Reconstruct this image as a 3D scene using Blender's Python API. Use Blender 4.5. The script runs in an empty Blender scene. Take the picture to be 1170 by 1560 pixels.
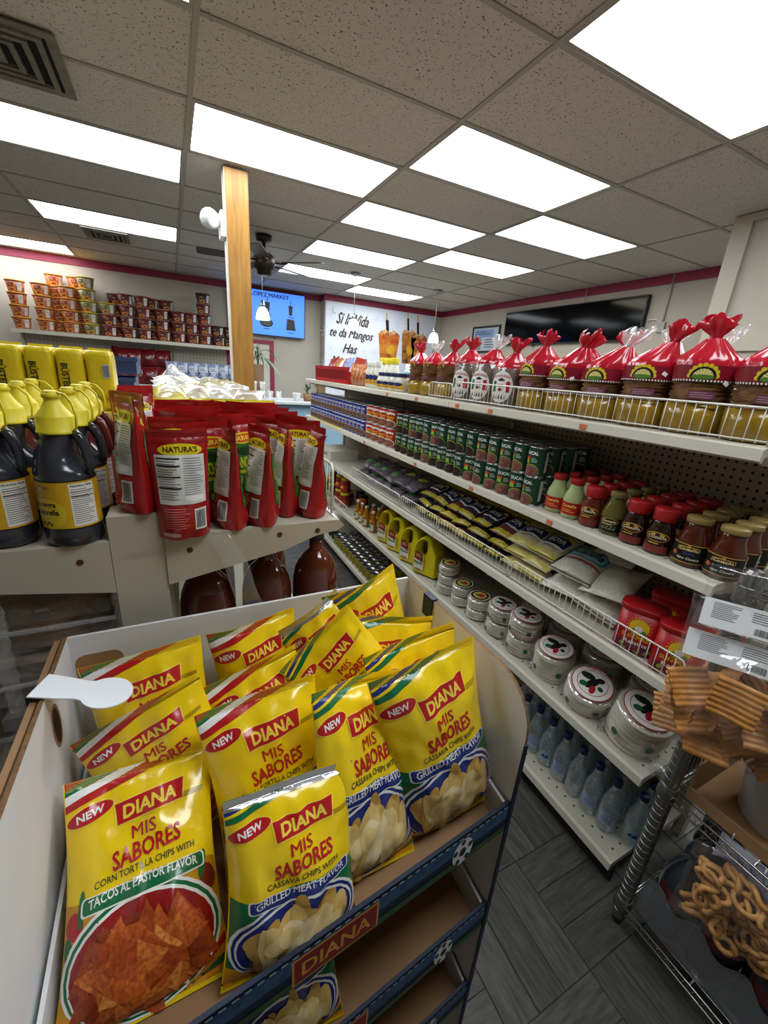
import bpy, bmesh, math, random
from mathutils import Vector, Matrix, noise
PI = math.pi
sc = bpy.context.scene
COL = sc.collection
random.seed(7)

# ---------------------------------------------------------------- camera
cam_d = bpy.data.cameras.new('camera'); cam = bpy.data.objects.new('camera', cam_d); COL.objects.link(cam)
YAW, PITCH, ROLL, FPX = 0.482243, -0.327431, 0.072403, 620.66
fw = Vector((math.sin(YAW)*math.cos(PITCH), math.cos(YAW)*math.cos(PITCH), math.sin(PITCH)))
r0 = Vector((math.cos(YAW), -math.sin(YAW), 0)); u0 = r0.cross(fw)
rt = math.cos(ROLL)*r0 + math.sin(ROLL)*u0; up = -math.sin(ROLL)*r0 + math.cos(ROLL)*u0
cam.matrix_world = Matrix(((rt.x, up.x, -fw.x, 0), (rt.y, up.y, -fw.y, 0), (rt.z, up.z, -fw.z, 1.6), (0, 0, 0, 1)))
cam_d.sensor_fit = 'VERTICAL'; cam_d.sensor_height = 24.0; cam_d.lens = FPX/1560*24.0
cam_d.clip_start = 0.02; cam_d.clip_end = 60
sc.camera = cam
# ---------------------------------------------------------------- world, exposure
w = bpy.data.worlds.new('world'); sc.world = w; w.use_nodes = True
w.node_tree.nodes['Background'].inputs[0].default_value = (0.75, 0.8, 0.85, 1)
w.node_tree.nodes['Background'].inputs[1].default_value = 0.15
vs = sc.view_settings
vs.view_transform = 'Standard'; vs.look = 'None'; vs.exposure = 0.0; vs.gamma = 1.0; vs.use_curve_mapping = False
PANEL = 11.5      # strength of the ceiling light panels

# ---------------------------------------------------------------- helpers: colour and materials
def lin(h):
    h = h.lstrip('#'); o = []
    for i in (0, 2, 4):
        c = int(h[i:i+2], 16)/255
        o.append(c/12.92 if c <= .04045 else ((c+.055)/1.055)**2.4)
    return (*o, 1.0)
MATS = {}
def mat(name, col, rough=.5, metal=0.0, noise_amt=0.0, scale=20.0, bump=0.0, bscale=60.0, emit=0.0, trans=0.0, ior=1.45, coat=0.0, col2=None, stretch=None, spec=.5):
    if name in MATS: return MATS[name]
    m = bpy.data.materials.new(name); m.use_nodes = True; MATS[name] = m
    nt = m.node_tree; b = nt.nodes['Principled BSDF']
    c = lin(col) if isinstance(col, str) else col
    b.inputs['Base Color'].default_value = c
    b.inputs['Roughness'].default_value = rough; b.inputs['Metallic'].default_value = metal
    b.inputs['Specular IOR Level'].default_value = spec
    b.inputs['IOR'].default_value = ior
    if trans: b.inputs['Transmission Weight'].default_value = trans
    if coat: b.inputs['Coat Weight'].default_value = coat; b.inputs['Coat Roughness'].default_value = .12
    if emit:
        b.inputs['Emission Color'].default_value = c; b.inputs['Emission Strength'].default_value = emit
    tc = None
    if noise_amt or bump or col2:
        tc = nt.nodes.new('ShaderNodeTexCoord'); src = tc.outputs['Object']
        if stretch:
            mp = nt.nodes.new('ShaderNodeMapping'); mp.inputs['Scale'].default_value = stretch
            nt.links.new(src, mp.inputs['Vector']); src = mp.outputs['Vector']
    if noise_amt or col2:
        n = nt.nodes.new('ShaderNodeTexNoise'); n.inputs['Scale'].default_value = scale; n.inputs['Detail'].default_value = 4
        nt.links.new(src, n.inputs['Vector'])
        r = nt.nodes.new('ShaderNodeValToRGB'); r.color_ramp.elements[0].position = .35; r.color_ramp.elements[1].position = .65
        a = c; d = lin(col2) if col2 else tuple(max(0, x*(1-noise_amt)) for x in c[:3])+(1,)
        r.color_ramp.elements[0].color = d; r.color_ramp.elements[1].color = a
        nt.links.new(n.outputs['Fac'], r.inputs['Fac']); nt.links.new(r.outputs['Color'], b.inputs['Base Color'])
    if bump:
        n = nt.nodes.new('ShaderNodeTexNoise'); n.inputs['Scale'].default_value = bscale; n.inputs['Detail'].default_value = 3
        nt.links.new(src, n.inputs['Vector'])
        bp = nt.nodes.new('ShaderNodeBump'); bp.inputs['Strength'].default_value = bump; bp.inputs['Distance'].default_value = .004
        nt.links.new(n.outputs['Fac'], bp.inputs['Height']); nt.links.new(bp.outputs['Normal'], b.inputs['Normal'])
    return m
def film(name, col='#ffffff', clear=.82, rough=.12, gloss=.6):
    """thin clear plastic: mostly see-through, the rest glossy sheen and a little milky scatter"""
    if name in MATS: return MATS[name]
    m = bpy.data.materials.new(name); m.use_nodes = True; MATS[name] = m
    nt = m.node_tree; nt.nodes.clear()
    out = nt.nodes.new('ShaderNodeOutputMaterial'); mx = nt.nodes.new('ShaderNodeMixShader'); m2 = nt.nodes.new('ShaderNodeMixShader')
    tr = nt.nodes.new('ShaderNodeBsdfTransparent'); gl = nt.nodes.new('ShaderNodeBsdfGlossy'); df = nt.nodes.new('ShaderNodeBsdfDiffuse')
    c = lin(col)
    tr.inputs[0].default_value = c if col != '#ffffff' else (1, 1, 1, 1); gl.inputs['Roughness'].default_value = rough; df.inputs[0].default_value = c
    tc = nt.nodes.new('ShaderNodeTexCoord'); n = nt.nodes.new('ShaderNodeTexNoise'); n.inputs['Scale'].default_value = 45
    bp = nt.nodes.new('ShaderNodeBump'); bp.inputs['Strength'].default_value = .7; bp.inputs['Distance'].default_value = .004
    nt.links.new(tc.outputs['Object'], n.inputs['Vector']); nt.links.new(n.outputs['Fac'], bp.inputs['Height']); nt.links.new(bp.outputs['Normal'], gl.inputs['Normal'])
    m2.inputs[0].default_value = gloss; nt.links.new(df.outputs[0], m2.inputs[1]); nt.links.new(gl.outputs[0], m2.inputs[2])
    mx.inputs[0].default_value = 1-clear; nt.links.new(tr.outputs[0], mx.inputs[1]); nt.links.new(m2.outputs[0], mx.inputs[2])
    nt.links.new(mx.outputs[0], out.inputs['Surface'])
    return m
def C(col, rough=.5, **k):
    """plain print / paint colour"""
    return mat('ink_%s_%d' % (col.lstrip('#'), int(rough*100)), col, rough, **k)

# ---------------------------------------------------------------- helpers: meshes
class MB:
    def __init__(s): s.v = []; s.f = []; s.m = []; s.s = []
    def add(s, vs_, fs, mi=0, sm=False):
        o = len(s.v); s.v += [tuple(p) for p in vs_]
        for f in fs: s.f.append(tuple(i+o for i in f)); s.m.append(mi); s.s.append(sm)
        return s
    def box(s, x0, x1, y0, y1, z0, z1, mi=0, M=None):
        vv = [Vector((x, y, z)) for z in (z0, z1) for y in (y0, y1) for x in (x0, x1)]
        if M is not None: vv = [M @ p for p in vv]
        return s.add(vv, [(0, 2, 3, 1), (4, 5, 7, 6), (0, 1, 5, 4), (2, 6, 7, 3), (0, 4, 6, 2), (1, 3, 7, 5)], mi)
    def bbox(s, x0, x1, y0, y1, z0, z1, b=.004, mi=0, M=None):
        """box with chamfered edges"""
        vv = []; 
        for z, e in ((z0, b), (z0+b, 0), (z1-b, 0), (z1, b)):
            for x, y in ((x0+e, y0+e+ (b if e == 0 else 0)*0), (x1-e, y0+e), (x1-e, y1-e), (x0+e, y1-e)): vv.append(Vector((x, y, z)))
        if M is not None: vv = [M @ p for p in vv]
        fs = [(3, 2, 1, 0), (12, 13, 14, 15)]
        for k in range(3):
            for i in range(4): j = (i+1) % 4; fs.append((4*k+i, 4*k+j, 4*k+4+j, 4*k+4+i))
        return s.add(vv, fs, mi)
    def lathe(s, prof, n=16, mi=0, c=(0, 0, 0), sx=1, sy=1, fn=None, cap=True, sm=True, M=None):
        """prof: (r, z) or (r, z, material) from bottom to top"""
        vv = []; fs = []; mm = []
        for k, p in enumerate(prof):
            for i in range(n):
                a = 2*PI*i/n; q = Vector((p[0]*math.sin(a)*sx, -p[0]*math.cos(a)*sy, p[1]))
                if fn: q = fn(q, a, k)
                q = q + Vector(c)
                vv.append(M @ q if M is not None else q)
        o = len(s.v); s.v += [tuple(q) for q in vv]
        for k in range(len(prof)-1):
            m_ = prof[k][2] if len(prof[k]) > 2 else mi
            for i in range(n):
                j = (i+1) % n
                s.f.append((o+k*n+i, o+k*n+j, o+k*n+n+j, o+k*n+n+i)); s.m.append(m_); s.s.append(sm)
        if cap:
            if prof[0][0] > 1e-6: s.f.append(tuple(o+i for i in range(n))[::-1]); s.m.append(prof[0][2] if len(prof[0]) > 2 else mi); s.s.append(False)
            if prof[-1][0] > 1e-6: s.f.append(tuple(o+(len(prof)-1)*n+i for i in range(n))); s.m.append(prof[-2][2] if len(prof[-2]) > 2 else mi); s.s.append(False)
        return s
    def tube(s, pts, r, n=6, mi=0, closed=False):
        P = [Vector(p) for p in pts]; N = len(P); vv = []; fs = []
        rr = r if isinstance(r, (list, tuple)) else [r]*N
        ref = None
        for k in range(N):
            if closed: t = (P[(k+1) % N]-P[k-1])
            else: t = P[min(k+1, N-1)]-P[max(k-1, 0)]
            t = t.normalized() if t.length > 1e-9 else Vector((0, 0, 1))
            if ref is None:
                ref = Vector((0, 0, 1)) if abs(t.z) < .9 else Vector((1, 0, 0))
            a = t.cross(ref)
            if a.length < 1e-6: a = t.cross(Vector((1, .3, 0)))
            a.normalize(); b = a.cross(t); ref = b if not closed else ref
            for i in range(n):
                g = 2*PI*i/n; vv.append(P[k]+a*math.cos(g)*rr[k]+b*math.sin(g)*rr[k])
        for k in range(N if closed else N-1):
            k2 = (k+1) % N
            for i in range(n):
                j = (i+1) % n; fs.append((k*n+i, k*n+j, k2*n+j, k2*n+i))
        if not closed: fs += [tuple(range(n))[::-1], tuple((N-1)*n+i for i in range(n))]
        return s.add(vv, fs, mi, True)
    def prism(s, poly, d0, d1, fn, mi=0, side=None):
        """extrude a 2-D outline; fn(a, b, d) -> point"""
        n = len(poly); vv = [fn(a, b, d0) for a, b in poly]+[fn(a, b, d1) for a, b in poly]
        s.add(vv, [tuple(range(n))[::-1], tuple(range(n, 2*n))], mi)
        o = len(s.v)-2*n
        for i in range(n):
            j = (i+1) % n; s.f.append((o+i, o+j, o+n+j, o+n+i)); s.m.append(mi if side is None else side); s.s.append(False)
        return s
    def grid(s, fn, nu, nv, mi=0, sm=True, flip=False):
        vv = [fn(i/nu, j/nv) for j in range(nv+1) for i in range(nu+1)]; fs = []
        for j in range(nv):
            for i in range(nu):
                a = j*(nu+1)+i; q = (a, a+1, a+nu+2, a+nu+1); fs.append(q[::-1] if flip else q)
        return s.add(vv, fs, mi, sm)
    def build(s, name, mats, parent=None, merge=0.0, fixn=True):
        me = bpy.data.meshes.new(name); me.from_pydata(s.v, [], s.f)
        if not isinstance(mats, (list, tuple)): mats = [mats]
        for m in mats: me.materials.append(m)
        me.polygons.foreach_set('material_index', s.m); me.polygons.foreach_set('use_smooth', s.s)
        if merge or fixn:
            bm = bmesh.new(); bm.from_mesh(me)
            if merge: bmesh.ops.remove_doubles(bm, verts=bm.verts, dist=merge)
            if fixn: bmesh.ops.recalc_face_normals(bm, faces=bm.faces)
            bm.to_mesh(me); bm.free()
        me.update()
        return obj(name, me, parent)
def obj(name, me, parent=None):
    o = bpy.data.objects.new(name, me); COL.objects.link(o)
    if parent is not None: o.parent = parent
    return o
def tag(o, label=None, cat=None, group=None, kind=None):
    if label: o['label'] = label
    if cat: o['category'] = cat
    if group: o['group'] = group
    if kind: o['kind'] = kind
    return o
def thing(name, label, cat, loc=(0, 0, 0), rz=0, group=None):
    o = bpy.data.objects.new(name, None); o.empty_display_size = .05; COL.objects.link(o)
    o.location = loc; o.rotation_euler = (0, 0, rz)
    return tag(o, label, cat, group)
KIDS = {}
def dup(root, loc, rz=None, label=None, group=None):
    def cp(o, par):
        c = o.copy(); COL.objects.link(c)
        if par is not None: c.parent = par
        for ch in [x for x in ALLKIDS(o)]: cp(ch, c)
        return c
    r = cp(root, None); r.location = loc
    if rz is not None: r.rotation_euler = (0, 0, rz)
    if label: r['label'] = label
    if group: r['group'] = group
    return r
def ALLKIDS(o):
    return o.children
ORD = 'first second third fourth fifth sixth seventh eighth ninth tenth eleventh twelfth thirteenth fourteenth fifteenth sixteenth seventeenth eighteenth nineteenth twentieth'.split()
def struct(o): o['kind'] = 'structure'; return o

# ---------------------------------------------------------------- helpers: flat print mapped onto surfaces
TXT = {}
def text2d(s, bold):
    k = (s, bold)
    if k in TXT: return TXT[k]
    cu = bpy.data.curves.new('t', 'FONT'); cu.body = s; cu.size = 1; cu.resolution_u = 2; cu.offset = bold
    o = bpy.data.objects.new('t', cu); me = bpy.data.meshes.new_from_object(o)
    V = [(v.co.x, v.co.y) for v in me.vertices]; F = [tuple(p.vertices) for p in me.polygons]
    bpy.data.objects.remove(o); bpy.data.curves.remove(cu); bpy.data.meshes.remove(me)
    x0 = min(v[0] for v in V); x1 = max(v[0] for v in V); y0 = min(v[1] for v in V); y1 = max(v[1] for v in V)
    V = [((x-x0)/(x1-x0)-.5, (y-y0)/(y1-y0)-.5) for x, y in V]
    TXT[k] = (V, F); return TXT[k]
class Decal:
    def __init__(s): s.items = []; s.cache = None
    def _put(s, V, F, m, lay, c, rot, arc):
        ca, sa = math.cos(rot), math.sin(rot); cx, cy = c; out = []
        for x, y in V:
            X, Y = x*ca-y*sa+cx, x*sa+y*ca+cy
            out.append((X, Y-arc*X*X))
        s.items.append((out, F, m, lay)); return s
    def text(s, t, cx, cy, w, h, m, lay=3, rot=0, bold=.0, arc=0, slant=0):
        if 'M' in t and bold > 0:      # an offset outline breaks the letter M: thicken it with shifted copies
            g_ = bold*h/.7*.8
            for dx, dy in ((-g_, 0), (g_, 0), (0, g_*.5), (0, -g_*.5)): s.text(t, cx+dx, cy+dy, w, h, m, lay+.02*(dx > 0)+.04*(dy > 0), rot, 0, arc, slant)
            return s
        V, F = text2d(t, bold); V = [(x*w+slant*y*h, y*h) for x, y in V]
        return s._put(V, F, m, lay, (cx, cy), rot, arc)
    def poly(s, pts, m, lay=1, rot=0, c=(0, 0), arc=0):
        return s._put(pts, [tuple(range(len(pts)))], m, lay, c, rot, arc)
    def rect(s, cx, cy, w, h, m, lay=1, rot=0, r=0, arc=0):
        if r <= 0: P = [(-w/2, -h/2), (w/2, -h/2), (w/2, h/2), (-w/2, h/2)]
        else:
            P = []
            for (sx, sy, a) in ((1, -1, -PI/2), (1, 1, 0), (-1, 1, PI/2), (-1, -1, PI)):
                for k in range(4): g = a+k*PI/6; P.append((sx*(w/2-r)+r*math.cos(g), sy*(h/2-r)+r*math.sin(g)))
        return s.poly(P, m, lay, rot, (cx, cy), arc)
    def ell(s, cx, cy, rx, ry, m, lay=1, rot=0, n=28):
        return s.poly([(rx*math.cos(2*PI*k/n), ry*math.sin(2*PI*k/n)) for k in range(n)], m, lay, rot, (cx, cy))
    def bars(s, cx, cy, w, h, m, lay=2, n=14, seed=1):
        R = random.Random(seed); x = -w/2
        while x < w/2-.02*w:
            b = w/n*R.uniform(.3, .8); s.rect(cx+x+b/2, cy, b, h, m, lay); x += b+w/n*R.uniform(.3, .7)
        return s
    def lines(s, cx, cy, w, h, n, m, lay=2, seed=1, thick=.35):
        """rows of print too fine to read"""
        R = random.Random(seed)
        for k in range(n):
            ww = w*R.uniform(.65, 1); s.rect(cx-(w-ww)/2, cy+h/2-(k+.5)*h/n, ww, h/n*thick, m, lay)
        return s
    def geo(s, L):
        if s.cache and s.cache[0] == L: return s.cache[1]
        res = []
        for V, F, m, lay in s.items:
            bm = bmesh.new(); vs_ = [bm.verts.new((x, y, 0)) for x, y in V]
            for f in F:
                try: bm.faces.new([vs_[i] for i in f])
                except ValueError: pass
            bmesh.ops.triangulate(bm, faces=bm.faces)
            for _ in range(7):
                E = [e for e in bm.edges if e.calc_length() > L]
                if not E: break
                bmesh.ops.subdivide_edges(bm, edges=E, cuts=1)
                bmesh.ops.triangulate(bm, faces=[f for f in bm.faces if len(f.verts) > 3])
            bm.verts.index_update()
            res.append(([(v.co.x, v.co.y) for v in bm.verts], [tuple(v.index for v in f.verts) for f in bm.faces], m, lay)); bm.free()
        s.cache = (L, res); return res
    def build(s, name, surf, parent, L=.02, su=1, sv=1, h0=.0004, dh=.00025):
        mb = MB(); mats = []
        for V, F, m, lay in s.geo(L):
            if m not in mats: mats.append(m)
            mb.add([surf(x*su, y*sv, h0+dh*lay) for x, y in V], F, mats.index(m), True)
        return mb.build(name, mats, parent, fixn=False)
def on_flat(y=0): return lambda u, v, h: Vector((u, y-h, v))
def on_top(z=0): return lambda u, v, h: Vector((u, v, z+h))
def on_cyl(r): return lambda u, v, h: Vector(((r+h)*math.sin(u/r), -(r+h)*math.cos(u/r), v))
def on_lathe(prof, sx=1, sy=1):
    def rad(z):
        for a, b in zip(prof, prof[1:]):
            if a[1] <= z <= b[1] and b[1] > a[1]: return a[0]+(b[0]-a[0])*(z-a[1])/(b[1]-a[1])
        return prof[-1][0]
    def f(u, v, h):
        r = rad(v)+h; rr = max(p[0] for p in prof); a = u/rr
        return Vector((r*math.sin(a)*sx, -r*math.cos(a)*sy, v))
    return f
def on_surf(pt):
    """offset along the numerical normal of pt(u, v)"""
    def f(u, v, h):
        e = .002; p = pt(u, v); n = (pt(u+e, v)-pt(u-e, v)).cross(pt(u, v+e)-pt(u, v-e))
        if n.length < 1e-12: n = Vector((0, -1, 0))
        return p+n.normalized()*h
    return f
def fnoise(x, y, z): return noise.noise(Vector((x, y, z)))
def pillow(W, H, D, seed=0, amp=.004, waist=.08, seal=.05, heavy=.25, curl=0.0, wave=.006, foot=False, lean=0.0):
    """front and back point functions of a filled bag, front towards -y; foot: stands on a gusset"""
    def mid(t, s):
        y = curl*max(0, t-.75)**2*16+wave*t*math.sin(2.2*s+seed*1.7)+lean*t*t
        return y
    def T(t):
        if foot: return max(0.0, min(1, 1-t/.93))**.62*min(1, .75+t*2.5)
        q = max(0, min(1, (t-seal)/(1-2*seal))); return math.sin(PI*q)**.62*(1+heavy*(.5-t))
    def mk(sgn):
        def pt(u, v):
            t = max(0, min(1, v/H)); w = W/2*(1-waist*math.sin(PI*min(1, max(0, t)))**1.0)
            if foot: w = W/2*(1-waist*(1-t))
            s = max(-1, min(1, u/(W/2))); tt = T(t)
            d = D*(1-abs(s)**2.6)**.75*tt
            e = (1-abs(s)**4)
            k = fnoise(u*22+seed*9.1, v*15, seed*3.3+sgn)*amp+fnoise(u*55, v*38+seed, sgn*2+seed)*amp*.45
            k += amp*1.3*(.28-abs(fnoise(u*16+seed*4.7+v*5, v*11-u*6, seed*1.9+sgn)))
            edge = math.exp(-((1-t)/.13))+ (0 if foot else math.exp(-t/.13))
            k += edge*amp*.8*math.sin(u*150+seed*5+3*fnoise(u*12, v*6, seed))*(min(1, tt*3))
            return Vector((s*w, mid(t, s)+sgn*(d+k*e*min(1, tt*2.2)), t*H))
        return pt
    return mk(-1), mk(1)
def bag_mesh(name, fr, bk, W, H, mats, parent, nu=30, nv=44, mf=None):
    mb = MB()
    sp = lambda a: math.sin((a-.5)*PI)*.5   # denser at the side seams
    mb.grid(lambda a, b: fr(sp(a)*W, b*H), nu, nv, 0)
    mb.grid(lambda a, b: bk(sp(a)*W, b*H), nu, nv, 0, flip=True)
    if mf:
        for k, f in enumerate(mb.f):
            cz = sum(mb.v[i][2] for i in f)/4; cx = sum(mb.v[i][0] for i in f)/4; cy = sum(mb.v[i][1] for i in f)/4; mb.m[k] = mf(cx, cy, cz)
    return mb.build(name, mats, parent, merge=1e-5)
# ================================================================ the room
RX0, RX1, RY0, RY1 = -3.46, 4.95, -2.09, 7.80
JX, JY = 2.50, 7.55
ZC = 2.826
GX, GY, TX, TY = .1998, 1.5675, 1.2192, .6096
M_WALL = mat('wall_paint', '#b9b1a3', .85, noise_amt=.05, scale=3, bump=.08, bscale=180)
M_TRIM = mat('crimson_trim', '#8e2442', .5)
M_PEARL = mat('shelf_enamel', '#bdb7a6', .45, noise_amt=.07, scale=6, spec=.35)
M_WHITE = mat('white_paint', '#e9e9e6', .5)
M_BLACK = mat('black_plastic', '#0d0d0e', .35)
M_CHROME = mat('brushed_metal', '#a5a6a4', .3, metal=1.0, noise_amt=.15, scale=40)
M_CARD = mat('brown_cardboard', '#9a7550', .85, noise_amt=.12, scale=9, bump=.1)
M_FILM = film('clear_film')
M_GLASS = film('clear_glass', '#ffffff', .80, .03, .75)

def floor_mat(name, wave):
    m = bpy.data.materials.new(name); m.use_nodes = True; nt = m.node_tree; b = nt.nodes['Principled BSDF']
    tc = nt.nodes.new('ShaderNodeTexCoord'); mp = nt.nodes.new('ShaderNodeMapping'); mp.inputs['Scale'].default_value = (7, 60, 7)
    oi = nt.nodes.new('ShaderNodeObjectInfo'); ad = nt.nodes.new('ShaderNodeVectorMath'); ad.operation = 'ADD'
    sc_ = nt.nodes.new('ShaderNodeVectorMath'); sc_.operation = 'SCALE'; sc_.inputs['Scale'].default_value = 7
    cmb = nt.nodes.new('ShaderNodeCombineXYZ'); 
    for k in range(3): nt.links.new(oi.outputs['Random'], cmb.inputs[k])
    nt.links.new(cmb.outputs[0], sc_.inputs[0]); nt.links.new(tc.outputs['Object'], ad.inputs[0]); nt.links.new(sc_.outputs[0], ad.inputs[1])
    nt.links.new(ad.outputs[0], mp.inputs['Vector'])
    n = nt.nodes.new('ShaderNodeTexNoise'); n.inputs['Scale'].default_value = 1.6; n.inputs['Detail'].default_value = 6; n.inputs['Roughness'].default_value = .7
    nt.links.new(mp.outputs['Vector'], n.inputs['Vector'])
    r = nt.nodes.new('ShaderNodeValToRGB'); r.color_ramp.elements[0].position = .3; r.color_ramp.elements[1].position = .75
    r.color_ramp.elements[0].color = lin('#343330'); r.color_ramp.elements[1].color = lin('#64615c')
    hs = nt.nodes.new('ShaderNodeHueSaturation'); mr = nt.nodes.new('ShaderNodeMapRange'); mr.inputs[3].default_value = .8; mr.inputs[4].default_value = 1.15
    nt.links.new(oi.outputs['Random'], mr.inputs[0]); nt.links.new(mr.outputs[0], hs.inputs['Value'])
    nt.links.new(n.outputs['Fac'], r.inputs['Fac']); nt.links.new(r.outputs['Color'], hs.inputs['Color']); nt.links.new(hs.outputs[0], b.inputs['Base Color'])
    b.inputs['Roughness'].default_value = .42; b.inputs['Specular IOR Level'].default_value = .35
    bp = nt.nodes.new('ShaderNodeBump'); bp.inputs['Strength'].default_value = .25; bp.inputs['Distance'].default_value = .002
    nt.links.new(n.outputs['Fac'], bp.inputs['Height']); nt.links.new(bp.outputs['Normal'], b.inputs['Normal'])
    return m
M_PLANK = floor_mat('grey_wood_vinyl', 1)
fl = struct(MB().box(RX0-.1, RX1+.1, RY0-.1, RY1+.1, -.06, -.004).build('floor', mat('floor_vinyl', '#4a4845', .45, col2='#383633', scale=5)))
S3 = .3048; PW = S3/3; g = .0009
pk = None
for i in range(-3, 3):
    for j in range(-4, 13):
        x, y = .945+i*S3, .61+(j-1)*S3
        for k in range(3):
            if pk is None:
                mb = MB(); mb.bbox(-S3/2+g, S3/2-g, -PW/2+g, PW/2-g, -.005, 0, .0012)
                pk = o = mb.build('plank', M_PLANK, fl)
            else: o = pk.copy(); COL.objects.link(o)
            if (i+j) % 2 == 0: o.location = (x+S3/2, y+PW*(k+.5), 0); o.rotation_euler = (0, 0, 0)
            else: o.location = (x+PW*(k+.5), y+S3/2, 0); o.rotation_euler = (0, 0, PI/2)
# walls
struct(MB().box(RX0, JX, RY1, RY1+.1, 0, ZC+.05).build('wall_back', M_WALL))
struct(MB().box(JX, RX1, JY, RY1+.1, 0, ZC+.05).build('wall_back_bump', M_WALL))
struct(MB().box(RX1, RX1+.1, RY0, RY1+.1, 0, ZC+.05).build('wall_right', M_WALL))
struct(MB().box(RX0-.1, RX0, RY0, RY1+.1, 0, ZC+.05).build('wall_left', M_WALL))
struct(MB().box(RX0-.1, RX1+.1, RY0-.1, RY0, 0, ZC+.05).build('wall_front', M_WALL))
# crimson ceiling trim
TZ = .095
for n_, b in enumerate([(RX0, JX, RY1-.018, RY1), (JX-.018, JX, JY-.018, RY1-.018), (JX, RX1-.018, JY-.018, JY), (RX1-.018, RX1, 2.02, JY)]):
    mb = MB(); mb.box(b[0], b[1], b[2], b[3], ZC-TZ, ZC-.002); struct(mb.build('trim_%d' % (n_+1), M_TRIM))
# panelled partition behind the right-hand shelving
pp = struct(MB().box(3.73, RX1, RY0, 2.0, 0, ZC-.002).build('wall_partition', mat('partition_paint', '#b7b0a1', .8, bump=.15, bscale=90)))
M_BATT = mat('batten_paint', '#b4ad9c', .6)
for b in [(3.705, 3.73, 1.88, 2.0, 0, ZC-.003), (3.705, 3.73, RY0, 1.88, 1.93, 2.03), (3.705, 3.73, RY0, 1.88, ZC-.05, ZC-.003)]:
    MB().box(*b).build('batten', M_BATT, pp)

# ceiling: tiles, grid, light panels
def tile_mat():
    m = bpy.data.materials.new('ceiling_tile'); m.use_nodes = True; nt = m.node_tree; b = nt.nodes['Principled BSDF']
    tc = nt.nodes.new('ShaderNodeTexCoord'); oi = nt.nodes.new('ShaderNodeObjectInfo')
    ad = nt.nodes.new('ShaderNodeVectorMath'); ad.operation = 'ADD'; cm = nt.nodes.new('ShaderNodeCombineXYZ')
    mu = nt.nodes.new('ShaderNodeMath'); mu.operation = 'MULTIPLY'; mu.inputs[1].default_value = 37
    nt.links.new(oi.outputs['Random'], mu.inputs[0]); nt.links.new(mu.outputs[0], cm.inputs[0]); nt.links.new(mu.outputs[0], cm.inputs[1])
    nt.links.new(tc.outputs['Object'], ad.inputs[0]); nt.links.new(cm.outputs[0], ad.inputs[1])
    def fleck(rot, s, thr):
        mp = nt.nodes.new('ShaderNodeMapping'); mp.inputs['Rotation'].default_value = (0, 0, rot); mp.inputs['Scale'].default_value = s
        n = nt.nodes.new('ShaderNodeTexNoise'); n.inputs['Scale'].default_value = 1; n.inputs['Detail'].default_value = 1.5
        nt.links.new(ad.outputs[0], mp.inputs['Vector']); nt.links.new(mp.outputs[0], n.inputs['Vector'])
        r = nt.nodes.new('ShaderNodeMapRange'); r.inputs[1].default_value = thr; r.inputs[2].default_value = thr+.04
        nt.links.new(n.outputs['Fac'], r.inputs[0]); return r.outputs[0]
    a = fleck(.5, (60, 150, 60), .66); c_ = fleck(-.3, (150, 70, 60), .67)
    mx = nt.nodes.new('ShaderNodeMath'); mx.operation = 'MAXIMUM'; nt.links.new(a, mx.inputs[0]); nt.links.new(c_, mx.inputs[1])
    mix = nt.nodes.new('ShaderNodeMix'); mix.data_type = 'RGBA'; mix.inputs[6].default_value = lin('#c8c1b6'); mix.inputs[7].default_value = lin('#5d574e')
    nt.links.new(mx.outputs[0], mix.inputs[0]); nt.links.new(mix.outputs[2], b.inputs['Base Color']); b.inputs['Roughness'].default_value = .95
    iv = nt.nodes.new('ShaderNodeMath'); iv.operation = 'SUBTRACT'; iv.inputs[0].default_value = 1; nt.links.new(mx.outputs[0], iv.inputs[1])
    bp = nt.nodes.new('ShaderNodeBump'); bp.inputs['Strength'].default_value = .6; bp.inputs['Distance'].default_value = .004
    nt.links.new(iv.outputs[0], bp.inputs['Height']); nt.links.new(bp.outputs['Normal'], b.inputs['Normal'])
    return m
M_TILE = tile_mat(); M_GRID = mat('grid_enamel', '#a19b90', .6)
ce = struct(MB().box(RX0-.1, RX1+.1, RY0-.1, RY1+.1, ZC+.03, ZC+.1).build('ceiling', M_TILE))
M_PAN = mat('light_diffuser', '#f2f9ff', .5, emit=PANEL)
LIGHTS = {(1, -1): 'large ceiling light panel at the top right corner of the photo', (1, 1): 'ceiling light panel nearest in front of the big corner panel',
 (0, 2): 'ceiling light panel that the wooden post meets', (-1, 3): 'wide ceiling light panel left of the wooden post', (-1, 6): 'narrow looking ceiling light panel beside the far small vent',
 (-2, 9): 'sliver of ceiling light panel against the crimson trim at far left', (-1, 0): 'ceiling light panel cut by the top edge left of centre', (1, 3): 'ceiling light panel third in the middle row',
 (2, 2): 'ceiling light panel nearest the wide black television', (2, 4): 'warm tinted ceiling light panel second in the right row', (1, 5): 'ceiling light panel fourth in the middle row',
 (1, 7): 'ceiling light panel beside the ceiling fan blade', (2, 8): 'ceiling light panel in front of the mural wall',
 (0, -3): 'ceiling light panel behind the viewer on the left', (2, -3): 'ceiling light panel behind the viewer on the right', (-2, 1): 'ceiling light panel out on the left side'}
VENTS = {(-1, 1): 1}
pan = None; tile = None
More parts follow.
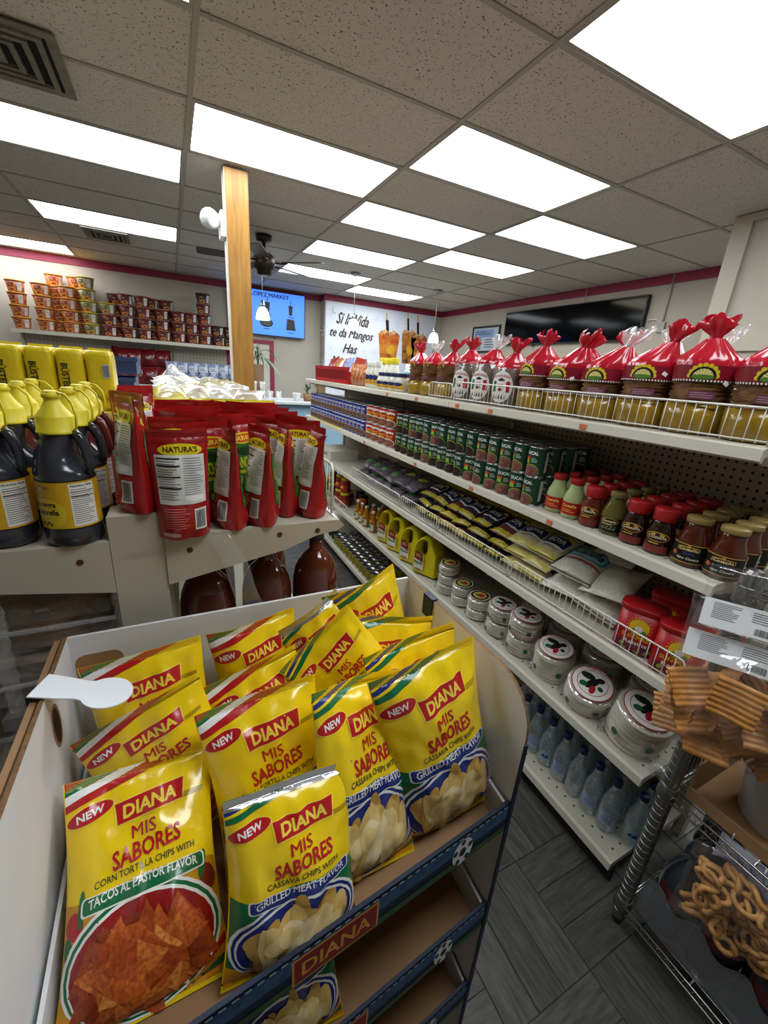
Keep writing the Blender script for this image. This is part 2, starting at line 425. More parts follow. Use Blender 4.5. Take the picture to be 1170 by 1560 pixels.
for i in range(-3, 4):
    for j in range(-6, 11):
        x0, y0 = GX+i*TX, GY+j*TY; x1 = min(x0+TX, RX1); y1 = min(y0+TY, RY1-.0)
        if y0 > RY1-.05 or x0 > RX1-.05: continue
        if (i, j) in LIGHTS:
            t = thing('ceiling_light', LIGHTS[(i, j)], 'ceiling light', ((x0+x1)/2, (y0+y1)/2, ZC), group='recessed light panels')
            hx, hy = (x1-x0)/2-.013, (y1-y0)/2-.013
            fr = MB()
            for b in [(-hx, hx, -hy, -hy+.014), (-hx, hx, hy-.014, hy), (-hx, -hx+.014, -hy+.014, hy-.014), (hx-.014, hx, -hy+.014, hy-.014)]: fr.box(*b, .001, .02)
            fr.build('frame', M_GRID, t)
            MB().box(-hx+.014, hx-.014, -hy+.014, hy-.014, .006, .014).build('diffuser', mat('light_diffuser_warm', '#fff6dd', .5, emit=PANEL) if (i, j) == (2, 4) else M_PAN, t)
            continue
        full = abs(x1-x0-TX) < 1e-4 and abs(y1-y0-TY) < 1e-4
        if full and tile is not None: o = tile.copy(); COL.objects.link(o)
        else:
            hx, hy = (x1-x0)/2-.003, (y1-y0)/2-.003
            o = MB().box(-hx, hx, -hy, hy, .004, .022).build('ceiling_tile', M_TILE, ce)
            if full: tile = o
        o.location = ((x0+x1)/2, (y0+y1)/2, ZC)
for i in range(-3, 5):
    x = GX+i*TX
    if x < RX1: MB().box(x-.012, x+.012, RY0, RY1, ZC-.002, ZC+.004).build('grid_runner', M_GRID, ce)
for j in range(-6, 11):
    y = GY+j*TY
    for i in range(-3, 4):
        if y < RY1-.02 and GX+i*TX < RX1-.1: MB().box(GX+i*TX+.0125, min(GX+i*TX+TX-.0125, RX1), y-.012, y+.012, ZC-.0015, ZC+.004).build('cross_tee', M_GRID, ce)
# air vents
def vent(label, cx, cy, w, d, n):
    t = thing('air_vent', label, 'vent', (cx, cy, ZC-.003), group='ceiling air vents')
    mf = mat('vent_enamel', '#7e776a', .6, noise_amt=.25, scale=14); dk = mat('vent_dark', '#15130f', .9)
    MB().box(-w/2+.02, w/2-.02, -d/2+.02, d/2-.02, -.004, .0).build('duct_opening', dk, t)
    for k in range(n+1):
        a = k/(n+1); hx, hy = (w/2)*(1-a*.92), (d/2)*(1-a*.92); bw = .04 if k == 0 else .022
        z = -.012 if k == 0 else -.02
        mb = MB()
        for b in [(-hx, hx, -hy, -hy+bw), (-hx, hx, hy-bw, hy), (-hx, -hx+bw, -hy+bw, hy-bw), (hx-bw, hx, -hy+bw, hy-bw)]: mb.box(*b, z, -.005)
        mb.build('vent_frame' if k == 0 else 'louver', mf, t)
vent('large square air vent of nested louvers at the upper left', -.62, 2.87, .62, .50, 4)
vent('small air vent near the crimson trim beside a light panel', -.50, 6.05, .42, .46, 3)

# ================================================================ wooden post and its emergency light
M_OAK = mat('oak', '#a6782f', .5, col2='#8e6122', scale=5, stretch=(10, 10, .8), bump=.1, coat=.15)
t = thing('wooden_post', 'square golden oak post rising from the shelving to the ceiling', 'post', (.50, 3.50, 0))
MB().box(-.072, .072, -.07, -.052, 0, ZC-.012).build('front_board', M_OAK, t)
MB().box(-.066, .066, -.0515, .06, 0, ZC-.012).build('core', mat('post_side', '#ded6c6', .6), t)
MB().box(-.078, -.0665, -.062, .062, 0, ZC-.012).build('side_board', mat('post_side', '#ded6c6', .6), t)
MB().box(.0665, .078, -.062, .062, 0, ZC-.012).build('side_board', M_OAK, t)
t = thing('emergency_light', 'white twin head emergency light fixed to the left of the wooden post', 'emergency light', (.4235, 3.50, 2.43))
MB().bbox(-.035, 0, -.06, .06, -.02, .14, .006).build('housing', mat('white_plastic', '#dcdcd8', .4), t)
Mh = Matrix.Translation((-.09, -.02, .08)) @ Matrix.Rotation(math.radians(200), 4, 'Z') @ Matrix.Rotation(math.radians(70), 4, 'X')
MB().lathe([(.035, -.05), (.05, -.045), (.062, .02), (.064, .03), (.05, .03), (.045, .022)], 14, M=Mh).build('lamp_head', mat('white_plastic', '#dcdcd8', .4), t)
mb = MB()
for k in range(-2, 3): mb.box(-.045, .045, k*.018-.004, k*.018+.004, .0295, .033, M=Mh)
mb.build('lens_ribs', mat('lens_grey', '#77797a', .3), t)

# ================================================================ ceiling fan
t = thing('ceiling_fan', 'dark bladed ceiling fan hanging behind the wooden post', 'ceiling fan', (.95, 4.85, ZC))
M_BRASS = mat('antique_brass', '#3a3026', .4, metal=.8); M_BLADE = mat('dark_walnut_blade', '#3b2a20', .5, noise_amt=.2, stretch=(4, 40, 4), scale=3)
MB().lathe([(.018, -.14), (.02, -.06), (.075, -.05), (.08, -.003)], 14).build('canopy_rod', M_BRASS, t)
MB().lathe([(.03, -.36), (.07, -.35), (.075, -.31), (.10, -.295), (.115, -.25), (.10, -.18), (.05, -.145), (.02, -.14)], 20).build('motor_housing', M_BRASS, t)
for k in range(5):
    a = math.radians(-42+72*k); Rm = Matrix.Rotation(a, 4, 'Z') @ Matrix.Rotation(math.radians(11), 4, 'X')
    b = MB(); b.prism([(.2, -.05), (.28, -.062), (.6, -.068), (.63, -.05), (.63, .05), (.6, .068), (.28, .062), (.2, .05)], -.004, .004, lambda p, q, d: Rm @ Vector((p, q, d-.235/1)))
    o = b.build('blade', M_BLADE, t)
    MB().tube([Rm @ Vector((.09, .0, -.235)), Rm @ Vector((.15, .02, -.245)), Rm @ Vector((.24, .0, -.243))], .009, 6).build('blade_arm', M_BRASS, o)

# ================================================================ pendant lamps over the counter
for (x, y, zb), lb in zip([(1.07, 5.62, 2.12), (2.30, 5.70, 2.13), (3.68, 5.80, 2.10)],
        ['white glass pendant lamp in front of the blue menu screen', 'white glass pendant lamp in front of the mural lettering', 'white glass pendant lamp beside the mural drinks']):
    t = thing('pendant_lamp', lb, 'pendant lamp', (x, y, zb), group='pendant lamps over the counter')
    MB().lathe([(.012, ZC-zb-.04), (.065, ZC-zb-.02), (.066, ZC-zb-.004)], 14).build('canopy', M_CHROME, t)
    MB().tube([(0, 0, .20), (0, 0, ZC-zb-.02)], .004, 6).build('cord', mat('pendant_rod', '#cfcfcb', .4, metal=.6), t)
    MB().lathe([(.028, .13), (.03, .17), (.02, .19), (.016, .215), (.006, .22)], 12).build('socket', M_CHROME, t)
    MB().lathe([(.082, 0), (.08, .03), (.07, .08), (.05, .125), (.03, .14)], 18, cap=False).build('shade', mat('lit_frosted_glass', '#dff6f7', .4, emit=3.2), t)
# ================================================================ shelving
def peg_mat(name, col, ax, bx, pitch=.0254, hole=.2, dark='#17150f', rough=.6):
    if name in MATS: return MATS[name]
    m = mat(name, col, rough); nt = m.node_tree; b = nt.nodes['Principled BSDF']
    tc = nt.nodes.new('ShaderNodeTexCoord'); sx = nt.nodes.new('ShaderNodeSeparateXYZ'); nt.links.new(tc.outputs['Object'], sx.inputs[0])
    def fr(k):
        a = nt.nodes.new('ShaderNodeMath'); a.operation = 'DIVIDE'; a.inputs[1].default_value = pitch; nt.links.new(sx.outputs[k], a.inputs[0])
        f = nt.nodes.new('ShaderNodeMath'); f.operation = 'FRACT'; nt.links.new(a.outputs[0], f.inputs[0])
        s_ = nt.nodes.new('ShaderNodeMath'); s_.operation = 'SUBTRACT'; s_.inputs[1].default_value = .5; nt.links.new(f.outputs[0], s_.inputs[0])
        p = nt.nodes.new('ShaderNodeMath'); p.operation = 'POWER'; p.inputs[1].default_value = 2
        ab = nt.nodes.new('ShaderNodeMath'); ab.operation = 'ABSOLUTE'; nt.links.new(s_.outputs[0], ab.inputs[0]); nt.links.new(ab.outputs[0], p.inputs[0]); return p.outputs[0]
    ad = nt.nodes.new('ShaderNodeMath'); ad.operation = 'ADD'; nt.links.new(fr(ax), ad.inputs[0]); nt.links.new(fr(bx), ad.inputs[1])
    lt = nt.nodes.new('ShaderNodeMath'); lt.operation = 'LESS_THAN'; lt.inputs[1].default_value = hole*hole; nt.links.new(ad.outputs[0], lt.inputs[0])
    mx = nt.nodes.new('ShaderNodeMix'); mx.data_type = 'RGBA'; mx.inputs[6].default_value = lin(col); mx.inputs[7].default_value = lin(dark)
    nt.links.new(lt.outputs[0], mx.inputs[0]); nt.links.new(mx.outputs[2], b.inputs['Base Color'])
    return m
M_PEG = peg_mat('pegboard_tan', '#a89a86', 1, 2, .0254, .19)
M_PEGW = peg_mat('pegboard_wall', '#b9b2a4', 0, 2, .0508, .2, '#d9d4c8')
M_DECK = peg_mat('shelf_deck_perforated', '#b9b4a4', 0, 1, .04, .1, '#2b2924', .45)
M_LIP = mat('price_channel', '#c6c1b0', .4)
M_KICK = mat('kick_plate', '#1b1a18', .7)
SZ = {'top': 1.50, 's2': 1.155, 's3': .83, 's4': .495, 'base': .11}
GXF, GXB = 1.17, 1.60
SEC = [.43, 1.65, 2.87, 4.09]
gon = thing('store_shelving', 'long run of pearl white store shelving with pegboard back along the right aisle', 'shelving', (0, 0, 0))
for a, b in zip(SEC, SEC[1:]):
    MB().box(GXB, GXB+.02, a+.002, b-.002, .09, 1.50).build('pegboard_panel', M_PEG, gon)
    for n_, z in SZ.items():
        s = MB(); s.box(GXF+.014, GXB-.001, a+.0015, b-.0015, z-.022, z)
        o = s.build('base_deck' if n_ == 'base' else 'shelf', M_DECK if n_ in ('s2', 's4', 'base') else M_PEARL, gon)
        s = MB()
        s.prism([(GXF+.013, z+.0), (GXF, z-.004), (GXF-.004, z-.03), (GXF+.008, z-.036), (GXF+.013, z-.03)], a+.0015, b-.0015, lambda p, q, d: Vector((p, d, q)))
        r = s.build('price_rail', M_LIP, o)
        for yy in (a+.02, b-.02):
            if n_ != 'base':
                s = MB(); s.prism([(GXF+.03, z-.0225), (GXB-.002, z-.0225), (GXB-.002, z-.10), (GXF+.06, z-.045)], yy-.003, yy+.003, lambda p, q, d: Vector((p, d, q)))
                s.build('bracket', M_PEARL, o)
    MB().box(GXF+.03, GXF+.04, a, b, .001, .085).build('kick_plate', M_KICK, gon)
for y in SEC:
    MB().box(GXB-.012, GXB+.03, y-.015, y+.015, .001, 1.505).build('upright', M_PEARL, gon)
# little orange price tags on the rails
M_TAG = mat('orange_price_tag', '#d0714a', .6)
for z, ys in ((1.50, (.9, 1.35, 1.58, 1.95, 2.3)), (1.155, (.95, 1.4, 1.9, 2.6)), ):
    for y in ys: MB().box(GXF-.0065, GXF-.0032, y-.012, y+.012, z-.026, z-.010).build('price_tag', M_TAG, gon)
# wire fences along the shelf fronts
M_WIRE = mat('white_coated_wire', '#e6e4da', .4)
def fence(y0, y1, z, h, label, x=GXF+.016, step=.024, bars=None):
    t = thing('wire_fence', label, 'wire fence', (x, y0, z), group='wire fences on shelf fronts')
    L = y1-y0; R = .018
    pts = [(0, 0, .002), (0, 0, h-R)]+[(0, R-R*math.cos(a), h-R+R*math.sin(a)) for a in (PI/6, PI/3, PI/2)]
    pts += [(0, L-R+R*math.sin(a), h-R+R*math.cos(a)) for a in (0, PI/6, PI/3, PI/2)]+[(0, L, .002)]
    MB().tube(pts, .0028, 6).build('top_rail', M_WIRE, t)
    MB().tube([(0, 0, .012), (0, L, .012)], .0022, 6).build('bottom_rail', M_WIRE, t)
    n = int(L/step)
    mb = MB()
    for k in range(1, n): mb.tube([(0, k*L/n, .006), (0, k*L/n, h)], .0014, 4)
    tag(mb.build('upright_wires', M_WIRE, t), kind='stuff')
    return t
fence(.435, 1.64, 1.50, .085, 'white wire fence on the near half of the top shelf')
fence(1.66, 1.86, 1.50, .075, 'short white wire fence before the far round labelled tostada bags')
fence(.435, 1.10, .83, .085, 'white wire fence in front of the red raisin tubs')
fence(1.12, 1.64, .83, .08, 'white wire fence in front of the yellow rice bags')
fence(1.66, 2.05, .83, .08, 'white wire fence in front of the blue bean bags')
fence(2.07, 2.85, .83, .075, 'far wire fence in front of the dark bean bags', step=.02)

# ---------------------------------------------------------------- left island unit seen from its end
gl = thing('island_shelving', 'scuffed cream island shelving unit seen end on behind the chip display', 'shelving', (0, 0, 0))
LZ, LY0, LY1 = 1.285, .80, 3.25
M_CREAM = mat('cream_enamel', '#b8b09d', .5, noise_amt=.10, scale=5, spec=.3)
for y in (LY0+.03, 2.02, LY1-.03):
    MB().bbox(-.122, -.038, y-.03, y+.03, .001, 1.334, .003).build('upright', M_CREAM, gl)
MB().box(-.112, -.048, LY0+.061, LY1-.061, 1.30, 1.33).build('top_channel', M_CREAM, gl)
MB().box(-.085, -.075, LY0+.061, LY1-.061, .1, 1.299).build('back_panel', peg_mat('pegboard_island', '#bdb6a6', 1, 2), gl)
for side, xa, xb in ((1, -.037, .305), (-1, -.123, -.50)):
    for z, nm in ((LZ, 'shelf'), (.86, 'shelf'), (.13, 'base_deck')):
        x0, x1 = min(xa, xb), max(xa, xb)
        o = MB().box(x0, x1, LY0+.012, LY1, z-.02, z).build(nm, M_CREAM, gl)
        if nm == 'shelf' and z > 1:
            # end bracket: tall at the upright, tapering to the shelf front
            f = lambda p, q, d: Vector((p, d, q))
            s = MB(); s.prism([(xa, z+.002), (xb+side*.002, z+.002), (xb+side*.014, z-.012), (xb, z-.022), (xb-side*.05, z-.03), (xb-side*.12, z-.055), (xa, z-.098)], LY0-.004, LY0+.011, f)
            br = s.build('end_bracket', M_CREAM, o)
            for k in (.12, .62, .86):
                s = MB(); s.lathe([(.0055, 0), (.0055, .0012)], 10, M=Matrix.Translation((xa+(xb-xa)*k, LY0-.0042, z-.03+(.012 if k > .5 else 0))) @ Matrix.Rotation(PI/2, 4, 'X'))
                s.build('bolt_hole', mat('rust', '#4a2c1c', .8), br)
        s = MB(); s.box(xb-.004, xb+.004, LY0+.012, LY1, z-.032, z+.002); s.build('price_rail', M_LIP, o)
    MB().box(min(xa, xb)+.03, max(xa, xb)-.03, LY0+.03, LY1-.03, .001, .109).build('plinth', M_KICK, gl)
mb = Decal(); mb.text('LOZIER', -.08, 1.255, .05, .010, mat('embossed_cream', '#b5ae9c', .5), 1, bold=.02)
mb.build('embossed_name', on_flat(LY0), gl, L=.01)
t = thing('wire_divider', 'white wire divider standing at the front edge of the island shelf', 'wire divider', (.30, .83, LZ+.003))
mb = MB(); mb.tube([(0, 0, .003), (0, 0, .10), (0, .01, .115), (0, .55, .115), (0, .56, .10), (0, .56, .003)], .003, 6); mb.build('outer_wire', M_WIRE, t)
mb = MB()
for k in range(1, 28): mb.tube([(0, k*.02, .004), (0, k*.02, .115)], .0014, 4)
mb.tube([(0, 0, .012), (0, .56, .012)], .002, 5); tag(mb.build('upright_wires', M_WIRE, t), kind='stuff')

# ---------------------------------------------------------------- chip display bin
BX0, BX1, BYR = -.191, .458, .735
M_BINW = mat('white_lined_cardboard', '#dcdbdb', .75, noise_amt=.06, scale=4, bump=.05)
M_EDGE = mat('corrugated_edge', '#83603c', .9, noise_amt=.4, scale=150)
M_NAVY = mat('navy_print', '#13243c', .5, noise_amt=.3, scale=60)
M_LIPB = mat('denim_blue_print', '#2f577c', .55, col2='#23405f', scale=90)
bn = thing('display_bin', 'tall white cardboard floor display bin holding yellow chip bags in the foreground', 'display bin', (0, 0, 0))
def yfront(x): return .331-(.458-x)*.098
RIM, TH = 1.15, .006
def side_outline(yf):
    P = [(BYR, .002), (BYR, RIM), (yf+.085, RIM)]
    P += [(yf+.085-.085*math.sin(a), RIM-.085+.085*math.cos(a)) for a in [k*PI/12 for k in range(1, 7)]]
    return P+[(yf, .002)]
for x, nm, yf in ((BX1, 'right_panel', yfront(BX1)), (BX0-TH, 'left_panel', yfront(BX0))):
    s = MB(); s.prism(side_outline(yf), x, x+TH, lambda p, q, d: Vector((d, p, q)), 0, 1)
    pan_ = s.build(nm, [M_BINW, M_EDGE], bn)
    if nm == 'right_panel':
        s = MB(); s.box(x-.0012, x+TH+.0012, yf-.0025, yf-.0004, .002, RIM-.10); s.build('navy_edge_tape', M_NAVY, pan_)
    else:
        s = MB(); s.box(x-.012, x-.004, .42, BYR, .6, RIM-.004); s.build('outer_flap', M_CARD, pan_)
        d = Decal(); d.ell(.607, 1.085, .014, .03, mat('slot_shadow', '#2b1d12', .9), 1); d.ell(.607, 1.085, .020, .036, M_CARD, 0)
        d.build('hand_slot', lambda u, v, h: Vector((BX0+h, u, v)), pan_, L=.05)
s = MB(); s.box(BX0, BX1, BYR-TH, BYR, .002, RIM-.004); rp = s.build('rear_panel', M_BINW, bn)
MB().box(BX0, BX1, BYR-TH, BYR, RIM-.004, RIM).build('rear_rim', M_BINW, rp)
d = Decal(); d.rect(-.152, 1.07, .07, .085, M_CARD, 1, r=.015); d.build('cut_out', on_flat(BYR-TH), rp, L=.1)
# hook tab folded over the left rim and corner tab at the right rear
s = MB()
def tabf(a, b, d): return Vector((BX0-.012+a*.10, .607-.10*a*.35+(b-.5)*(.05 if a < .55 else .05+.018*math.sin((a-.55)/.45*PI)), RIM+.006+d-.03*a*a))
s.grid(lambda a, b: tabf(a, b, 0), 12, 6); s.grid(lambda a, b: tabf(a, b, .003), 12, 6, flip=True)
tb = thing('card_hook_tab', 'white paddle shaped card tab hooked over the left rim of the bin', 'tab', (BX0, .607, RIM))
s = MB(); NP = []
for k in range(40):
    a = k/40*2*PI
    NP.append((.075+.032*math.cos(a), .030*math.sin(a)))
P = [(-.012, -.022), (.02, -.02), (.045, -.017)]+[(.078+.032*math.cos(a), .029*math.sin(a)) for a in [math.radians(d_) for d_ in range(-140, 141, 14)]]+[(.045, .017), (.02, .02), (-.012, .022)]
Mt = Matrix.Translation((0, 0, .004)) @ Matrix.Rotation(math.radians(-22), 4, 'Z') @ Matrix.Rotation(math.radians(8), 4, 'Y')
s.prism(P, 0, .0022, lambda p, q, d: Mt @ Vector((p, q, d))); s.build('paddle', mat('white_card', '#e8eaec', .6), tb)
MB().box(-.014, -.0115, -.022, .022, -.05, .006, M=Matrix.Rotation(math.radians(-22), 4, 'Z')).build('hook', M_NAVY, tb)
s = MB(); s.box(BX1-.0045, BX1-.0005, .618, .652, 1.105, 1.153); s.box(BX1-.0045, BX1+TH+.004, .618, .652, 1.1505, 1.154); s.build('corner_tab', M_NAVY, bn)
# trays with printed lips
TRAYS = [(.922, .865), (.652, .595), (.387, .33)]
def lip_surf(zb):
    x0 = BX0; 
    def f(u, v, h):
        x = x0+u; return Vector((x+.098*h, yfront(x)-.0035-h, zb+v))
    return f
for k, (zt, zf) in enumerate(TRAYS):
    tr = MB().prism([(BX0+.001, yfront(BX0)+.006), (BX1-.001, yfront(BX1)+.006), (BX1-.001, BYR-TH-.001), (BX0+.001, BYR-TH-.001)], zf-.006, zf, lambda p, q, d: Vector((p, q, d))).build('tray', M_CARD, bn)
    L = BX1-BX0
    s = MB(); s.prism([(BX0+.001, yfront(BX0)), (BX1-.001, yfront(BX1)), (BX1-.001, yfront(BX1)+.0055), (BX0+.001, yfront(BX0)+.0055)], zf-.012, zt, lambda p, q, d: Vector((p, q, d)))
    lp = s.build('printed_lip', M_NAVY, tr)
    d = Decal(); H = zt-zf+.012
    d.rect(L/2, H*.70, L-.004, H*.42, M_LIPB, 0); d.rect(L/2, H*.13, L-.004, H*.22, C('#2c4a2c'), 0)
    for q in range(46): d.rect(.012+q*.0142, H*.93, .008, .0035, C('#9fb4c4'), 1)
    d.rect(.325, H*.46, .125, H*.78, C('#c9923d'), 1); d.rect(.325, H*.46, .119, H*.68, C('#7d1f1c'), 2); d.text('DIANA', .325, H*.46, .10, H*.40, C('#c9923d'), 3, bold=.02)
    cx = .545
    d.ell(cx, H*.45, .021, H*.42, C('#cfd3d6'), 1); d.ell(cx, H*.45, .007, H*.14, C('#20262c'), 2)
    for a in range(5): d.ell(cx+.016*math.cos(a*1.257+.4), H*.45+H*.32*math.sin(a*1.257+.4), .0045, H*.09, C('#20262c'), 2)
    d.build('lip_print', lip_surf(zf-.012), lp, L=.05, h0=-.0026, dh=.0004)
    # white folded inner flap beside the right panel
    s = MB(); s.prism([(yfront(BX1)+.007, zf+.001), (yfront(BX1)+.007, zt-.003), (.50, zt+.02), (BYR-.01, zt+.02), (BYR-.01, zf+.001)], BX1-.011, BX1-.006, lambda p, q, d_: Vector((d_, p, q))); s.build('inner_flap', M_BINW, tr)
    s = MB(); s.prism([(yfront(BX0)+.007, zf+.001), (yfront(BX0)+.007, zt-.003), (.50, zt+.02), (BYR-.01, zt+.02), (BYR-.01, zf+.001)], BX0+.006, BX0+.011, lambda p, q, d_: Vector((d_, p, q))); s.build('inner_flap', M_BINW, tr)

# ---------------------------------------------------------------- chrome wire rack at the lower right
rk = thing('wire_rack', 'chrome post wire shelf rack standing at the lower right', 'wire rack', (0, 0, 0))
RKX, RKY = 1.11, .352; RKX2, RKY2 = 1.58, -.55
M_POST = mat('rack_post_chrome', '#8d8d8a', .32, metal=.9, noise_amt=.2, scale=30)
for x, y in ((RKX+.018, RKY), (RKX2, RKY), (RKX+.018, RKY2), (RKX2, RKY2)):
    prof = [(.0115, 0), (.0125, .004), (.0125, .028), (.0195, .03)]
    z = .06
    while z < 1.22: prof += [(.0195, z), (.0183, z+.0008), (.0183, z+.0022), (.0195, z+.003)]; z += .0254
    prof += [(.0195, 1.235), (.014, 1.243), (.003, 1.246)]
    po = MB().lathe(prof, 20, c=(x, y, 0), sm=False).build('post', M_POST, rk)
    MB().lathe([(.0125, -.0005), (.0135, .002), (.0135, .02), (.0128, .022)], 14, c=(x, y, .001)).build('foot', M_BLACK, po)
    for z in (.10, .58, 1.19):
        MB().lathe([(.024, z-.03), (.0255, z-.028), (.0225, z+.012), (.0215, z+.014)], 16, c=(x, y, 0)).build('collar', M_POST, po)
M_RW = mat('rack_wire_chrome', '#b4b2ab', .25, metal=1.0)
for z in (.10, .58, 1.19):
    s = MB()
    for zz in (z, z-.025):
        for x in (RKX, RKX2): s.tube([(x, RKY, zz), (x, RKY2, zz)], .003, 6)
        for y in (RKY, RKY2): s.tube([(RKX, y, zz), (RKX2, y, zz)], .003, 6)
    o = s.build('wire_shelf', M_RW, rk)
    s = MB(); k = RKX+.02
    while k < RKX2: s.tube([(k, RKY, z+.004), (k, RKY2, z+.004)], .0018, 5); k += .022
    y = RKY-.012
    while y > RKY2:
        for x in (RKX, ): s.tube([(x, y, z-.025), (x, y-.012, z), (x, y-.024, z-.025)], .0014, 4)
        y -= .024
    for y in (RKY-.2, RKY-.5): s.tube([(RKX, y, z), (RKX2, y, z)], .003, 5)
    tag(s.build('shelf_wires', M_RW, o), kind='stuff')
s = MB(); s.tube([(RKX+.02, RKY+.008, .665), (RKX2, RKY+.008, .665)], .003, 6)
for k in range(16): s.tube([(RKX+.04+k*.027, RKY+.008, .58), (RKX+.04+k*.027, RKY+.008, .665)], .0018, 4)
s.build('back_ledge', mat('dark_wire', '#22211f', .4, metal=.6), rk)
# ================================================================ yellow chip bags in the display bin
M_YEL = mat('yellow_bag_film', '#f4d012', .2, noise_amt=.05, scale=8, bump=.35, bscale=30, coat=.5)
def ink(c, r=.3): return mat('bagink_'+c.lstrip('#'), c, r, bump=.3, bscale=30, coat=.4)
RED, DKG, GRN, BLU, WHT, ORG = ink('#b5161c'), ink('#22301a'), ink('#0c6a3d'), ink('#1c2f7a'), ink('#ecebe6'), ink('#d98f12')
CHT = [mat('tortilla_chip_print_%d' % k, c, .45, col2=c2, scale=220, bump=.15) for k, (c, c2) in enumerate([('#94380f', '#74260a'), ('#b04e18', '#8c3610'), ('#c66322', '#a04416'), ('#d97c30', '#b2541e'), ('#e69645', '#c06828')])]
CHC = [mat('cassava_chip_print_%d' % k, c, .45, col2=c2, scale=45, bump=.15) for k, (c, c2) in enumerate([('#c69a4c', '#b08438'), ('#d8b265', '#c69c4e'), ('#e5c883', '#d6b263'), ('#efd9a0', '#e2c47c'), ('#f6e8bf', '#ead29a')])]
CHE = ink('#c79a48'); CTE = ink('#6e260c')
SILV = mat('silver_foil', '#c9ccd0', .22, metal=.85, bump=.3, bscale=50)
def chip_design(kind, seed, silver=False):
    R = random.Random(seed); d = Decal(); taco = kind == 'taco'
    # corner stripes
    if taco: st = [(RED, 1.0, .965, -.36), (GRN, .965, .935, -.16), (WHT, .935, .895, .02), (RED, .895, .862, .30)]
    else: st = [(GRN, 1.0, .955, -.30), (M_YEL, .955, .94, -.2), (BLU, .94, .915, -.06), (M_YEL, .915, .90, 0), (GRN, .90, .872, .2)]
    px = -.5; pa = 1.0
    for m, a, b, x in st:
        d.poly([(-.49, min(a, .999)), (-.49, b), (x, .999), (px if px > -.5 else -.49, .999)] if px > -.49 else [(-.49, .999), (-.49, b), (x, .999)], m, 1); px = x
    for k in range(5): d.rect(0, .958+k*.009, .96, .0022, ink('#c7a90e'), 2)
    if silver: d.rect(0, .968, .985, .060, SILV, 3)
    d.ell(-.335, .83, .155, .043, ink('#f0d24a'), 2, rot=.13); d.ell(-.335, .83, .147, .038, RED, 3, rot=.13); d.text('NEW', -.335, .83, .17, .036, WHT, 4, rot=.13, bold=.03)
    bx = .06; by = .80
    d.poly([(-.235, -.052), (.235, -.052), (.25, .055), (-.25, .055)], ink('#f0d24a'), 2, .06, (bx, by)); d.poly([(-.225, -.046), (.225, -.046), (.238, .049), (-.238, .049)], RED, 3, .06, (bx, by))
    d.text('DIANA', bx, by, .37, .062, ink('#f0d24a'), 4, .06, bold=.035)
    d.text('MIS', .02, .695, .17, .055, RED, 3, .05, bold=.02); d.text('SABORES', .04, .618, .46, .075, RED, 3, .07, bold=.025)
    d.text('CORN TORTILLA CHIPS WITH' if taco else 'CASSAVA CHIPS WITH', .03, .552, .66 if taco else .56, .028, DKG, 3, .03, bold=.01, arc=.05)
    # lower picture
    main = GRN if taco else BLU
    d.poly([(-.49, .30), (-.49, .50), (-.3, .485), (0, .52), (.3, .51), (.49, .47), (.49, .10), (.3, .02), (-.3, .02), (-.49, .10)], ink('#c9930f') if taco else GRN, 0)
    if taco:
        for q, (x, y, rx, ry, m) in enumerate([(-.42, .42, .06, .05, RED), (-.45, .33, .03, .06, GRN), (.43, .40, .05, .06, ink('#7c2a1a')), (.45, .28, .025, .06, GRN), (.40, .46, .06, .025, GRN), (-.38, .47, .07, .02, GRN)]): d.ell(x, y, rx, ry, m, 1+.2*q, .3*q, 12)
    for k, m in enumerate([ORG, GRN, ORG, RED if taco else BLU, ORG, GRN]): d.poly([(.49, .02+k*.035), (.49, .055+k*.035), (.15+.02*k, .02), (.02*k+.05, .02)], m, 1)
    d.poly([(-.49, .02), (.1, .02), (-.49, .14)], ORG, 1)
    d.ell(0, .245, .49, .238, WHT, 2); d.ell(0, .242, .47, .228, main, 3); d.ell(0, .238, .45, .216, WHT, 4); d.ell(0, .234, .435, .206, ink('#8e1414') if taco else BLU, 5)
    d.rect(.02, .50, .80, .066, WHT, 4, .02, .02, arc=.16); d.rect(.02, .50, .775, .056, main, 5, .02, .018, arc=.16)
    d.text('TACOS AL PASTOR FLAVOR' if taco else 'GRILLED MEAT FLAVOR', .02, .50, .70, .036, WHT, 6, .02, bold=.02, arc=.16)
    n = 46 if taco else 38
    for k in range(n):
        a = k*2.399+R.uniform(-.3, .3); r = math.sqrt(max(0, 1-k/n))*.98; x, y = .335*r*math.cos(a), (.205 if taco else .222)+.155*r*math.sin(a)
        q = R.uniform(0, 2*PI); lay = 6+k*.5; sh = R.choice((1, 2, 2, 3, 3, 4)) if k > n*.3 else R.choice((0, 1, 2))
        if taco:
            s = R.uniform(.11, .155); P = [(s*1.1*math.cos(q+g), s*.72*math.sin(q+g)) for g in (0, 2.1+R.uniform(-.2, .2), 4.2+R.uniform(-.2, .2))]
            d.poly(P, CHT[sh], lay, 0, (x, y))
        else:
            s = R.uniform(.085, .125); e = R.uniform(.42, .62); P = [(s*math.cos(g)*(1+.08*math.sin(2*g+q)), s*e*math.sin(g)) for g in [j*PI/7 for j in range(14)]]
            d.poly(P, CHC[sh], lay, q, (x, y))
    for k in range(3): d.rect(.36, .79-k*.009, .15, .004, ink('#6f6410'), 2, .05)
    return d
DES = {('taco', False): chip_design('taco', 3), ('cassava', False): chip_design('cassava', 5), ('cassava', True): chip_design('cassava', 5, True)}
